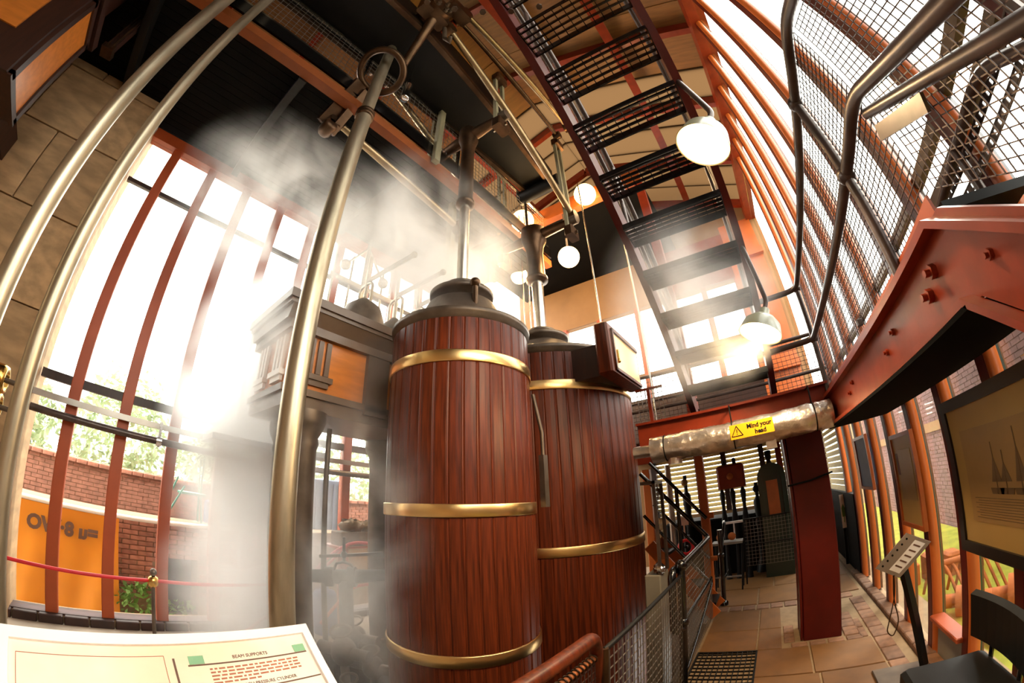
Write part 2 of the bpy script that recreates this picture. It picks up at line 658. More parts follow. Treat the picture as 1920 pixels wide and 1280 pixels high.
# ---------------- right glazed wall
WR = 1.17
wall_right = struct('wall_right')
ys = [.05 + .6 * k for k in range(-2, 10)]
mm = MB().bbox(-.048, .048, -.02, .075, 0, 6.9, .008).data('mullion')
fix_normals(mm)
cs = MB().lathe([(.036, 0), (.036, 6.88)], (0, 0, 0), 16).data('cover_strip')
ge = MB().box(.02, .044, -.045, -.02, 0, 6.88).data('gasket')
for y in ys + [5.95]:
    o = link('mullion', mm, 'darkred', wall_right)
    o.location = (WR, y, 0)
    c = link('cover_strip', cs, 'orange', wall_right)
    c.location = (WR - .012, y - .03, 0)
    link('gasket', ge, 'darkgreen', wall_right).location = (WR, y, 0)
for z, h in ((2.44, .05), (2.6, .06)):
    part(wall_right, 'transom', MB().box(WR + .0, WR + .05, -1.2, 8.0, z - h / 2, z + h / 2), 'castgrey')
part(wall_right, 'wall_plate', MB().box(WR - .12, WR + .12, -3.4, 8.0, 6.85, 7.1), 'red')
ys2 = [(a + b) / 2 for a, b in zip(ys + [], ys[1:])]
for z0, z1 in ((.02, 2.41), (2.64, 6.84)):
    me = MB().box(-.003, .003, -.235, .235, z0, z1).data('pane')
    for y in ys2:
        o = link('pane', me, 'glass', wall_right)
        o.location = (WR + .02, y, 0)
    part(wall_right, 'pane', MB().box(WR + .017, WR + .023, 6.05, 7.9, z0, z1), 'glass')
part(wall_right, 'kerb', MB().box(WR - .12, WR + .3, -3.4, 8.0, -.45, -.02), 'mortar')
pieces(wall_right, 'brick', (.11, .22, .05), [((WR - .085, .3 + .232 * k, .003), (1, 1, 1)) for k in range(24)], 'paver', .008)
part(wall_right, 'low_panel', MB().box(WR - .03, WR + .01, 2.51, 2.96, .02, .27), 'grey')
part(wall_right, 'low_sill', MB().bbox(WR - .09, WR + .02, 2.50, 2.97, .27, .30, .006), 'mull')
struct('wall_right', MB().box(1.1, 1.4, -3.4, -1.3, -.4, 7.0), 'stone')

# ---------------- far wall: louvred screen below, windows above, orange panel on the right
YF = 8.0
wall_far = struct('wall_far', MB().box(-5.2, 1.3, YF, YF + .2, -.4, .95).box(-5.2, 1.3, YF, YF + .2, 2.12, 2.4).box(-5.2, 1.3, YF, YF + .2, 5.55, 9.4)
                  .box(.42, 1.3, YF, YF + .2, 2.4, 5.55).box(-5.2, .42, YF, YF + .2, 2.4, 3.42).box(-5.2, -2.2, YF, YF + .2, .95, 2.12), 'plaster')
part(wall_far, 'panel', MB().box(.36, 1.12, YF - .04, YF + .0, 2.4, 6.9), 'orange')
part(wall_far, 'ledge', MB().box(.34, 1.14, YF - .16, YF - .04, 3.35, 3.5).box(.34, 1.14, YF - .16, YF - .04, 5.9, 6.05), 'orange')
for x in (-4.85, -3.9, -2.95, -2.0, -1.2, -.4, .38):
    part(wall_far, 'mullion', MB().box(x - .06, x + .06, YF - .03, YF + .12, 3.42, 5.55), 'mull')
part(wall_far, 'transom', MB().box(-4.9, .4, YF, YF + .08, 3.92, 4.0), 'castgrey')
for x0, x1 in zip((-4.79, -3.84, -2.89, -1.94, -1.14, -.34), (-3.96, -3.01, -2.06, -1.26, -.46, .32)):
    for z0, z1 in ((3.44, 3.9), (4.02, 5.53)):
        part(wall_far, 'pane', MB().box(x0, x1, YF + .05, YF + .056, z0, z1), 'glass')
me = MB().obar((-1, 0, 0), (1, 0, 0), .008, .075, (0, .45, 1)).data('slat')
fix_normals(me)
posts = (-2.15, -1.25, -.72, .02, .62, 1.2)
for x0, x1 in zip(posts, posts[1:]):
    for k in range(13):
        o = link('slat', me, 'louvre', wall_far)
        o.location = ((x0 + x1) / 2, YF + .06, 1.0 + .088 * k)
        o.scale = ((x1 - x0 - .09) / 2, 1, 1)
for x in posts:
    part(wall_far, 'post', MB().box(x - .05, x + .05, YF - .02, YF + .12, .95, 2.12), 'darktimber')

part(wall_far, 'dado', MB().box(-5.0, .36, YF - .03, YF, 2.4, 3.36).box(-5.0, .36, YF - .07, YF, 3.36, 3.42), 'darktimber')
part(wall_far, 'lintel_panel', MB().box(-1.35, .36, YF - .05, YF, 5.55, 6.7), 'red')
hall_light_baffle = struct('ceiling', MB().box(-1.34, 1.12, 5.06, YF, 2.14, 2.2).box(-2.6, -1.34, 5.4, YF, 2.14, 2.2), 'darktimber')  # unseen deck added over the far hall to block light from above
infill = struct('wall_right', MB().box(WR - .06, WR + .06, 5.5, YF, 0, 1.02), 'black')
me2 = MB().obar((0, -1, 0), (0, 1, 0), .008, .075, (.45, 0, 1)).data('slat')
fix_normals(me2)
for k in range(13):
    o = link('slat', me2, 'louvre', infill)
    o.location = (WR - .01, 6.95, 1.06 + .088 * k)
    o.scale = (1, .98, 1)

# ---------------- roof: boards on red rafters and purlins
ceiling = struct('ceiling')
def roof_z(x):
    return 7.05 + (1.3 - x) * .42 if x > -2 else 7.05 + 3.3 * .42 - (-2 - x) * .30
for side, (xa, xb) in enumerate(((1.35, -2.0), (-2.0, -5.3))):
    za, zb = roof_z(xa), roof_z(xb)
    L = math.hypot(xb - xa, zb - za)
    for k in range(19):
        y = -3.4 + .62 * k
        mb = MB().obar((xa, y + .3, za + .12 + .012 * (k % 2)), (xb, y + .3, zb + .12 + .012 * (k % 2)), .66, .03)
        part(ceiling, 'board' if y < 3.8 else 'roof_light', mb, 'boards' if y < 3.8 else 'rooflight')
for k in range(8):
    y = -2.8 + 1.5 * k
    for xa, xb in ((1.25, -2.0), (-2.0, -5.25)):
        part(ceiling, 'rafter', MB().obar((xa, y, roof_z(xa)), (xb, y, roof_z(xb)), .1, .18), 'red')
for x in (-.1, -1.35, -3.4):
    part(ceiling, 'purlin', MB().box(x - .07, x + .07, -3.4, 8.0, roof_z(x) - .22, roof_z(x) - .06), 'red')

# ---------------- gallery over the left bay: black boards, orange edge beam
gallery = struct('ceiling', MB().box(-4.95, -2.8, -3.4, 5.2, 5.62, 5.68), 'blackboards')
me = MB().bbox(-.053, .053, -4.3, 4.3, -.03, 0, .006).data('plank')
for k in range(19):
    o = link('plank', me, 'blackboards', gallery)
    o.location = (-4.83 + .113 * k, .9, 5.62)
part(gallery, 'edge_beam', MB().box(-2.80, -2.68, -3.4, 5.25, 5.47, 5.60), 'orangebrown')
part(gallery, 'kick_board', MB().box(-2.70, -2.67, -3.4, 5.25, 5.66, 5.86), 'blackpaint')
for y in (-1.6, .3, 2.2, 4.1):
    part(gallery, 'joist', MB().box(-4.9, -2.8, y - .05, y + .05, 5.44, 5.59), 'iron')
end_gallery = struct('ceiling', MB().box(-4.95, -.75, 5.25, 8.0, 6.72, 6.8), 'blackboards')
part(end_gallery, 'edge_beam', MB().box(-4.95, -.7, 5.15, 5.3, 6.5, 6.8), 'orangebrown')
part(end_gallery, 'post', MB().box(-.83, -.69, 5.16, 5.3, 2.1, 6.5), 'red')

# ================================================================== OUTSIDE, beyond the left glazing
yard = struct('ground', MB().box(-30, -5.05, -20, 22, -.75, -.62), 'concrete')
lawn = struct('ground', MB().box(1.46, 14, -14, 22, -.5, -.3), 'grass')
lowwall = struct('wall_outside', MB().box(-7.2, -6.66, -4, .75, -.65, .83).box(-7.2, -6.66, .75, 1.35, .35, .83).box(-7.2, -6.66, 1.35, 9, -.65, .83), 'mortar')
sp = []
for r in range(15):
    z = -.2 + .0705 * r
    for c in range(14):
        y = -.15 + .235 * c + (.117 if r % 2 else 0)
        if .68 < y < 1.42 and z < .36:
            continue
        sp.append(((-6.66, y, z), (1, 1, 1)))
pieces(lowwall, 'brick', (.05, .223, .06), sp, 'brick', .005)
part(lowwall, 'coping', MB().bbox(-7.25, -6.63, -4, 9, .83, .88, .01), 'mortar')
part(lowwall, 'recess_shade', MB().box(-7.19, -7.15, .72, 1.38, -.65, .36), 'black')  # black sheet at the back stands in for the shade inside the hole
def joined_bricks(x, y0, y1, z0, z1, face, lx=.225, lz=.075):
    mb = MB()
    r = 0
    z = z0
    while z < z1:
        y = y0 - (lx / 2 if r % 2 else 0)
        while y < y1:
            d = random.uniform(0, .006)
            mb.box(min(x, x + face * (.012 + d)), max(x, x + face * (.012 + d)), y, y + lx - .01, z, z + lz - .01)
            y += lx
        z += lz
        r += 1
    return mb
farwall = struct('wall_outside', MB().box(-9.5, -9.1, -7, 12, -.65, 1.42), 'mortar')
part(farwall, 'brickwork', joined_bricks(-9.1, -6, 9, .6, 1.42, 1), 'brick', True)
me = MB().bbox(-.26, .26, -.11, .11, 0, .1, .03).data('coping_brick')
for k in range(60):
    o = link('coping_brick', me, 'brick', farwall)
    o.location = (-9.28, -5 + .228 * k, 1.42)

def foliage(name, label, c, ext, n, m, s=.09, trunk=None):
    root = thing(name, label, 'tree' if trunk else 'plant', (c[0], c[1], c[2] - ext[2]))
    mb = MB()
    for _ in range(n):
        a, b = random.uniform(0, 2 * PI), random.uniform(-1, 1)
        k = random.uniform(.55, 1) ** .5 * (1 + .16 * math.sin(3 * a + 5 * b) + .1 * math.sin(7 * a))
        q = math.sqrt(1 - b * b)
        p = Vector((c[0] + ext[0] * k * q * math.cos(a), c[1] + ext[1] * k * q * math.sin(a), c[2] + ext[2] * k * b))
        u = Vector((random.uniform(-1, 1), random.uniform(-1, 1), random.uniform(-1, 1))).normalized()
        w = u.orthogonal().normalized()
        t = s * random.uniform(.6, 1.3)
        mb.add([p - u * t, p + w * t * .5, p + u * t, p - w * t * .5], [(0, 1, 2, 3)])
    o = build('foliage', mb, m, root, False)
    o['kind'] = 'stuff'
    if trunk:
        part(root, 'trunk', MB().tube([(c[0], c[1], -.65), (c[0] + .1, c[1], c[2] * .5), (c[0], c[1], c[2])], [.16, .12, .06], 8), 'darktimber')
    return root
for i, (x, y, z, ex, ey, ez, lab) in enumerate((
        (-12.2, -3.2, 2.0, 1.3, 1.4, 1.3, 'pale green bush behind the brick wall, beside the masonry pier'),
        (-12.8, -.1, 2.3, 1.5, 1.5, 1.7, 'tall pale bush behind the brick wall between the first two window posts'),
        (-12.4, 3.1, 1.9, 1.4, 1.5, 1.3, 'broad pale bush behind the wall above the green chair'),
        (-13.0, 7.2, 2.0, 1.6, 2.2, 1.6, 'pale green bush far along the wall, half lost in the steam'))):
    foliage('leafy_bush', lab, (x, y, z), (ex, ey, ez), 2600, 'leafpale', .12, True)
foliage('ivy_clump', 'small green ivy clump at the foot of the outside brick wall', (-6.45, .45, -.3), (.18, .3, .3), 160, 'leaf', .06)
foliage('ivy_clump', 'green weeds in front of the dark hole in the brick wall', (-6.4, .95, -.42), (.15, .35, .2), 110, 'leaf', .055)

# ================================================================== OUTSIDE, beyond the walkway glazing
yardwall = struct('wall_outside', MB().box(3.6, 3.9, -6, 18, -.4, 3.3), 'mortar')
part(yardwall, 'brickwork', joined_bricks(3.6, -2, 14, -.35, 3.3, -1), mat('purple_brick', '7d5a58', .85, var=.3, scale=6, bump=.3), True)
part(yardwall, 'stone_band', MB().box(3.54, 3.6, -6, 18, 1.5, 1.68), 'plaster')

# ================================================================== STEAM CYLINDERS
def cylinder(name, label, c, R, z0, z1, n, bands, bw):
    root = thing(name, label, 'cylinder', (c[0], c[1], z0))
    a = PI / n
    K = 4
    prof = []
    for k in range(K + 1):
        t = -a + 2 * a * k / K
        rr = R if 0 < k < K else R - .005
        prof.append((rr * math.cos(t), rr * math.sin(t)))
    # a double bead runs beside each joint
    t = a * .78
    prof = [prof[0], ((R - .002) * math.cos(-t * 1.1), (R - .002) * math.sin(-t * 1.1)), (R * math.cos(-t), R * math.sin(-t))] + \
        [(R * 1.0005, 0)] + [(R * math.cos(t * .9), R * math.sin(t * .9)), ((R - .004) * math.cos(t), (R - .004) * math.sin(t)),
                             ((R - .001) * math.cos(t * 1.06), (R - .001) * math.sin(t * 1.06)), prof[-1]]
    inner = [((R - .035) * math.cos(-a), (R - .035) * math.sin(-a)), ((R - .035) * math.cos(a), (R - .035) * math.sin(a))]
    poly = prof + inner[::-1]
    me = MB().prism(poly, 'z', 0, z1 - z0 - .1).data('stave')
    fix_normals(me)
    me.materials.append(M['wood'])
    for k in range(n):
        o = bpy.data.objects.new('stave', me)
        col.objects.link(o)
        o.parent = root
        o.rotation_euler = (0, 0, 2 * a * k)
    for zb in bands:
        part(root, 'band', MB().lathe([(R - .01, zb - bw / 2), (R + .010, zb - bw / 2), (R + .013, zb - bw / 2 + .006), (R + .013, zb + bw / 2 - .006),
                                       (R + .010, zb + bw / 2), (R - .01, zb + bw / 2)], (c[0], c[1], 0), 96), 'brasslight')
    part(root, 'rim', MB().lathe([(R - .06, z1 - .11), (R - .005, z1 - .1), (R + .0, z1 - .07), (R + .022, z1 - .05), (R + .026, z1 - .01), (R + .01, z1), (R - .1, z1 + .012),
                                  (R - .16, z1 + .03), (.22, z1 + .035), (.0005, z1 + .035)], (c[0], c[1], 0), 80), 'castgrey')
    nb = max(16, int(n * .6))
    mb = MB()
    bolts(mb, [(0, 0, 0)], (0, 0, 1), .022, .018)
    me = mb.data('bolt')
    fix_normals(me)
    for k in range(nb):
        link('bolt', me, 'castgrey', root).location = ((R - .07) * math.cos(2 * PI * k / nb), (R - .07) * math.sin(2 * PI * k / nb), z1 - z0 + .012)
    return root


C1, R1, C2, R2 = (-2.31, 2.50), .626, (-2.43, 4.24), 1.07
hp = cylinder('steam_cylinder', 'slimmer wood-clad steam cylinder with three brass bands, beside the tall bronzed rod', C1, R1, -1.2, 3.03, 36, (.36, 1.45, 2.6), .095)
lp = cylinder('steam_cylinder', 'wider wood-clad steam cylinder with two brass bands, behind the wire fence', C2, R2, -1.2, 3.12, 56, (1.0, 2.66), .1)
for root, c, z, z2, k in ((hp, C1, 3.05, 3.47, 1.0), (lp, C2, 3.14, 3.62, 1.15)):
    part(root, 'stuffing_box', MB().lathe([(.50 * k, z), (.42 * k, z + .1), (.33 * k, z2 - .14), (.22 * k, z2 - .12), (.22 * k, z2 - .06), (.31 * k, z2 - .05), (.32 * k, z2 - .03), (.32 * k, z2 + .0), (.16 * k, z2 + .01), (.15 * k, z2 + .07), (.18 * k, z2 + .08),
                                           (.18 * k, z2 + .11), (.06 * k, z2 + .12)], (c[0], c[1], 0), 36), 'castgrey')
    me = MB().tube([(0, 0, -.02), (0, 0, .12)], .016, 8).data('gland_stud')
    fix_normals(me)
    for a in range(6):
        link('gland_stud', me, 'rodsteel', root).location = (.26 * k * math.cos(a * 1.047 + .3), .26 * k * math.sin(a * 1.047 + .3), z2 + 1.2)
part(hp, 'drain_cock', MB().tube([(C1[0] + .33, C1[1] - .18, 3.04), (C1[0] + .33, C1[1] - .18, 3.40)], .026, 10).ball((C1[0] + .33, C1[1] - .18, 3.42), .05, 12, 8), 'browniron')
for px, py in ((.42, .44), (-.05, -.55)):
    part(lp, 'grease_cup', MB().lathe([(.04, 3.13), (.05, 3.16), (.05, 3.2), (.03, 3.22), (.0005, 3.23)], (C2[0] + px, C2[1] + py, 0), 16), 'castgrey')
# narrow cover plate down the joint between the cylinders
part(hp, 'indicator_pipe', MB().tube([(-1.79, 2.90, 2.45), (-1.75, 2.95, 2.1), (-1.75, 2.95, 1.9)], .018, 8).obar((-1.75, 2.95, 1.9), (-1.75, 2.95, 1.45), .07, .05, (1, 0, 0)), 'castgrey')

# clad steam chest on the shoulder of the wide cylinder
chest = thing('steam_chest', 'mahogany-boxed steam chest standing out from the wide cylinder near its rim', 'valve chest', (-1.2, 3.9, 2.6))
part(chest, 'casing', MB().bbox(-1.30, -1.15, 3.30, 4.24, 2.64, 3.16, .02), 'wood')
part(chest, 'brass_plate', MB().bbox(-1.165, -1.145, 3.42, 4.18, 2.68, 3.08, .006), 'brasslight')
part(chest, 'cover_frame', MB().box(-1.15, -1.13, 3.40, 4.20, 3.07, 3.10).box(-1.15, -1.13, 3.40, 4.20, 2.66, 2.69).box(-1.15, -1.13, 3.39, 3.42, 2.66, 3.1), 'wood')
part(chest, 'neck', MB().box(-1.75, -1.29, 3.5, 4.3, 2.68, 3.02), 'darktimber')
part(chest, 'catch', MB().tube([(-1.14, 3.50, 2.8), (-1.14, 3.50, 2.9)], .012, 8).ball((-1.14, 3.50, 2.78), .02, 10, 8), 'brass')

# piston rods with their crossheads
def piston(label, c, z0, zs, z1, r, hw):
    root = thing('piston_rod', label, 'piston rod', (c[0], c[1], z0))
    x, y = c
    part(root, 'rod', MB().tube([(x, y, z0), (x, y, z1)], r, 20), 'rodsteel')
    part(root, 'sleeve', MB().lathe([(r, zs - .02), (r * 1.9, zs), (r * 1.9, zs + .06), (r * 1.55, zs + .09), (r * 1.45, z1 - .35), (r * 1.7, z1 - .2), (r * 2.3, z1 - .08), (r * 2.3, z1 + .12), (r * 1.2, z1 + .2), (.0005, z1 + .2)], (x, y, 0), 24), 'browniron')
    part(root, 'crosshead', MB().tube([(x - hw, y, z1), (x - .18, y, z1), (x + .18, y, z1), (x + hw, y, z1)], [.055, .085, .085, .055], 16), 'browniron')
    for s in (-1, 1):
        part(root, 'pin', MB().tube([(x + s * hw - s * .05, y, z1), (x + s * (hw + .09), y, z1)], .075, 14), 'castgrey')
    return root
piston('piston rod rising from the slimmer cylinder to a crosshead under the beam', C1, 3.1, 4.7, 6.02, .058, .56)
piston('piston rod rising from the wider cylinder into a steamy crosshead', C2, 3.2, 4.55, 5.38, .085, .68)

# ================================================================== BEAM AND PARALLEL MOTION
beam = thing('engine_beam', 'great black iron beam hung overhead along the engine', 'beam', (-2.35, 1.0, 6.75))
def beam_out(h, y0, y1, s):
    top = []
    for k in range(13):
        t = k / 12
        y = y0 + (y1 - y0) * t
        top.append((y, 6.72 + .25 + s * .75 * math.sin(PI * min(1, max(0, (t * .8 + .18))))))
    return [(y1, 6.72), (y0, 6.72)] + top
for s in (-1, 1):
    part(beam, 'web_plate', MB().prism(beam_out(0, -3.3, 4.55, 1), 'x', -2.35 + s * .22 - .03, -2.35 + s * .22 + .03), 'iron')
part(beam, 'bottom_flange', MB().prism([(-2.80, -3.3), (-1.9, -3.3), (-1.86, 1.2), (-2.12, 4.5), (-2.58, 4.5), (-2.84, 1.2)], 'z', 6.64, 6.72), 'iron')
for s in (-1, 1):
    part(beam, 'edge_rib', MB().prism([(-2.35 + s * .49, 1.2), (-2.35 + s * .45, -3.3), (-2.35 + s * .40, -3.3), (-2.35 + s * .42, 1.2), (-2.35 + s * .18, 4.5), (-2.35 + s * .24, 4.5)], 'z', 6.56, 6.66), 'browniron')
part(beam, 'spacer', MB().box(-2.53, -2.17, 4.2, 4.4, 6.72, 7.1).box(-2.53, -2.17, .8, 1.0, 6.72, 7.3).box(-2.53, -2.17, -2.0, -1.8, 6.72, 7.3), 'iron')
part(beam, 'end_roller', MB().tube([(-2.75, 4.42, 6.55), (-1.92, 4.42, 6.55)], .13, 18), 'iron')
part(beam, 'trunnion', MB().tube([(-3.0, 1.02, 6.85), (-1.62, 1.02, 6.85)], .12, 18).tube([(-1.7, 1.02, 6.85), (-1.56, 1.02, 6.85)], .2, 18), 'browniron')
mb = MB()
bolts(mb, [(-1.56, 1.02 + .13 * math.cos(a), 6.85 + .13 * math.sin(a)) for a in (0, 1.05, 2.1, 3.14, 4.2, 5.24)], (1, 0, 0), .03, .03)
part(beam, 'bolt_head', mb, 'castgrey')
part(beam, 'bearing_cap', MB().bbox(-1.80, -1.62, .82, 1.24, 6.66, 7.12, .02).bbox(-1.66, -1.48, 1.12, 1.5, 7.1, 7.3, .02), 'browniron')
part(beam, 'hook', MB().tube([(-1.7, 1.25, 6.66), (-1.72, 1.3, 6.45), (-1.68, 1.36, 6.38), (-1.64, 1.32, 6.42)], .03, 8), 'castgrey')

def linkage(x, label, near):
    root = thing('parallel_motion', label, 'linkage', (x, 2.4, 6.0))
    def rod(name, p, q, r, m='rodgold'):
        p, q = Vector(p), Vector(q)
        d = (q - p)
        part(root, name, MB().tube([p, p + d * .5, q], [r * .85, r * 1.15, r * .85], 14), m)
        part(root, 'rod_end', MB().tube([q - Vector((.06, 0, 0)), q + Vector((.06, 0, 0))], r * 2.1, 14).tube([p - Vector((.06, 0, 0)), p + Vector((.06, 0, 0))], r * 1.9, 14), 'browniron')
    rod('radius_rod', (x, 1.35, 6.9), (x, 4.3, 5.5), .05)
    if near:
        rod('parallel_bar', (x + .05, 1.45, 7.35), (x + .05, 4.1, 7.3), .035, 'browniron')
        rod('parallel_bar', (x + .12, 1.5, 7.6), (x + .2, 4.3, 7.7), .05)
    else:
        rod('parallel_bar', (x - .05, .95, 5.45), (x, 3.1, 5.1), .05)
    for y, z0, z1 in ((2.5, 6.0, 7.1), (4.22, 5.3, 7.25)):
        part(root, 'link', MB().obar((x - .05, y - .07, z0 - .12), (x - .05, y - .07, z1), .05, .05, (0, 1, 0)).obar((x - .05, y + .09, z0 - .12), (x - .05, y + .09, z1), .05, .05, (0, 1, 0)), 'timberpost')
        part(root, 'strap', MB().bbox(x - .10, x + .03, y - .11, y + .13, z0 - .24, z0 - .06, .015).bbox(x - .10, x + .03, y - .11, y + .13, z1 - .1, z1 + .06, .015), 'browniron')
        part(root, 'cotter', MB().obar((x - .14, y, z0 - .18), (x + .07, y, z0 - .18), .02, .06), 'rodsteel')
    return root
linkage(-1.74, 'bright rods and links of the parallel motion on the stair side of the beam', True)
linkage(-2.96, 'rods and links of the parallel motion on the gallery side of the beam', False)

# ---------------- tall bronzed rod with hoop bracket
pole = thing('pump_rod', 'tall bronzed steel rod standing before the slimmer cylinder', 'rod', (-2.4, 1.0, -.1))
part(pole, 'lower_rod', MB().tube([(-2.4, 1.0, -.12), (-2.4, 1.0, 5.0)], .082, 28), 'steel')
part(pole, 'collar', MB().lathe([(.075, 4.96), (.1, 4.97), (.1, 5.0), (.088, 5.01), (.1, 5.03), (.1, 5.06), (.075, 5.07)], (-2.4, 1.0, 0), 28), 'browniron')
part(pole, 'upper_rod', MB().tube([(-2.4, 1.0, 5.05), (-2.4, 1.0, 6.62)], .07, 24), 'steel')
hoop = thing('hoop_bracket', 'round iron hoop bracket circling the top of the bronzed rod', 'bracket', (-2.4, 1.0, 6.0))
part(hoop, 'hoop', MB().torus((-2.42, 1.0, 6.02), .27, .045, (.30, -.40, -.85), 36, 10), 'browniron')
part(hoop, 'arm', MB().tube([(-2.25, 1.16, 6.15), (-1.9, 1.1, 6.5), (-1.72, 1.06, 6.75)], [.05, .06, .08], 10), 'browniron')
part(hoop, 'bracket_arm', MB().obar((-2.6, .88, 5.8), (-3.02, .78, 5.3), .16, .07).obar((-2.62, 1.0, 5.75), (-3.0, .92, 5.2), .1, .06), 'browniron')
part(hoop, 'bearing_block', MB().lathe([(.0005, -.1), (.07, -.1), (.09, -.07), (.09, .07), (.07, .1), (.0005, .1)], (-3.0, .86, 5.25), 20, 'x').bbox(-3.08, -2.9, .80, .98, 5.28, 5.42, .02), 'browniron')
mb = MB()
bolts(mb, [(-2.72, .86, 5.74), (-2.84, .84, 5.6), (-2.95, .82, 5.48), (-2.68, 1.02, 5.74), (-2.9, .98, 5.46), (-3.1, .8, 5.42)], (.2, -.3, 1), .035, .05)
part(hoop, 'bolt', mb, 'castgrey')
lub = thing('oil_pot', 'small bright hanging oil cup under the beam', 'oil cup', (-2.35, 1.36, 5.95))
part(lub, 'cup', MB().lathe([(.0005, 5.72), (.05, 5.72), (.055, 5.75), (.045, 5.77), (.045, 6.05), (.055, 6.07), (.02, 6.1), (.018, 6.2), (.0005, 6.2)], (-2.35, 1.38, 0), 16), 'chrome')
part(lub, 'stem', MB().tube([(-2.35, 1.38, 6.18), (-2.35, 1.38, 6.65)], .012, 8), 'chrome')

# ---------------- two bright vertical columns by the masonry pier
for (x, y, r, lab) in ((-2.31, -.82, .062, 'thick polished steel column, the one further from the window'), (-2.31, -.54, .047, 'thin polished steel column, the one closer to the window')):
    t = thing('steel_column', lab, 'column', (x, y, -.1))
    part(t, 'shaft', MB().tube([(x, y, -.12), (x, y, 6.7)], r, 26), 'steel')
    part(t, 'base_flange', MB().lathe([(r * 2.2, -.12), (r * 2.2, -.08), (r * 1.2, -.05), (r, 0)], (x, y, 0), 20), 'castgrey')

# brass hand wheels at the left, their spindle
for z, lab in ((1.82, 'upper brass hand wheel beside the polished columns'), (1.66, 'lower brass hand wheel beside the polished columns')):
    t = thing('brass_valve', lab, 'valve', (-3.0, -.86, z))
    part(t, 'rim', MB().lathe([(.05, -.05), (.078, -.05), (.09, -.02), (.09, .02), (.078, .05), (.05, .05), (.05, -.05)], (-3.0, -.87, z), 20, 'y'), 'brass')
    part(t, 'spindle', MB().tube([(-3.0, -1.05, z), (-3.0, -.72, z)], .016, 8), 'castgrey')
    part(t, 'bracket', MB().obar((-3.0, -1.0, z), (-4.4, -1.2, z), .03, .05), 'castgrey')

# ---------------- window-side services
pr = thing('heating_pipe', 'dark grey pipe run across the tall windows', 'pipe', (-4.7, 0, 1.86))
part(pr, 'pipe', MB().tube([(-4.70, -.98, 1.85), (-4.70, .40, 1.85)], .038, 14).tube([(-4.70, .44, 1.85), (-4.70, 7.8, 1.85)], .038, 14), 'railgrey')
part(pr, 'union', MB().tube([(-4.70, .39, 1.85), (-4.70, .45, 1.85)], .05, 14).obar((-4.70, .42, 1.79), (-4.70, .42, 2.05), .02, .03), 'chrome')
tr_ = tag(build('cable_trunking', MB().box(-4.76, -4.72, -1.0, 7.8, 1.975, 2.035), 'aluminium'), 'pale flat cable trunking just above the dark pipe across the tall windows', 'trunking')

# ---------------- entablature on columns, between the rod and the slim cylinder
ent = thing('entablature', 'classical oak entablature with mouldings carrying the valve gear, behind the bronzed rod', 'entablature', (-3.6, 2.3, 2.2))
X0, X1, Y0, Y1 = -4.13, -3.0, 1.06, 3.12
def course(ins, z0, z1):
    return MB().box(X0 + ins, X1 - ins, Y0 + ins, Y1 - ins, z0, z1)
part(ent, 'cornice', course(0, 3.14, 3.22).box(X0 + .02, X1 - .02, Y0 + .02, Y1, 3.10, 3.14).prism([(X0 + .1, 2.98), (X1 - .1, 2.98), (X1 - .03, 3.10), (X0 + .03, 3.10)], 'y', Y0 + .05, Y1), 'cornice')
part(ent, 'bed_moulding', course(.09, 2.90, 2.98), 'cornice')
part(ent, 'frieze', course(.15, 2.38, 2.90), 'panelor')
part(ent, 'architrave', course(.13, 2.22, 2.36).box(X0 + .1, X1 - .1, Y0 + .1, Y1 - .1, 2.34, 2.40), 'cornice')
def triglyph(x, y, face):
    for k in (-1, 0, 1):
        if face == 'x':
            mb = MB().box(x, x + .03, y + k * .085 - .024, y + k * .085 + .024, 2.56, 2.88)
        else:
            mb = MB().box(x + k * .085 - .024, x + k * .085 + .024, y - .03, y, 2.56, 2.88)
        part(ent, 'triglyph_bar', mb, 'cornice' if face == 'x' else 'panelwhite')
    if face == 'x':
        part(ent, 'guttae', MB().box(x, x + .05, y - .15, y + .15, 2.50, 2.55).box(x, x + .03, y - .12, y + .12, 2.45, 2.50), 'cornice')
    else:
        part(ent, 'guttae', MB().box(x - .15, x + .15, y - .05, y, 2.50, 2.55).box(x - .12, x + .12, y - .03, y, 2.45, 2.50), 'panelwhite')
for y in (1.50, 2.55):
    triglyph(X1 - .15, y, 'x')
for x in (-3.78, -3.35):
    triglyph(x, Y0 + .15, 'y')
part(ent, 'pilaster', MB().box(X1 - .17, X1 - .10, 2.02, 2.28, 2.30, 2.98), 'cornice')
for i, (x, y) in enumerate(((-3.2, 1.47), (-3.95, 1.62), (-3.2, 2.85), (-3.95, 2.85))):
    part(ent, 'column', MB().lathe([(.17, -1.2), (.17, -1.1), (.13, -1.05), (.125, 1.9), (.14, 1.95), (.13, 2.0), (.18, 2.1), (.19, 2.14), (.19, 2.22)], (x, y, 0), 24), 'castgrey')

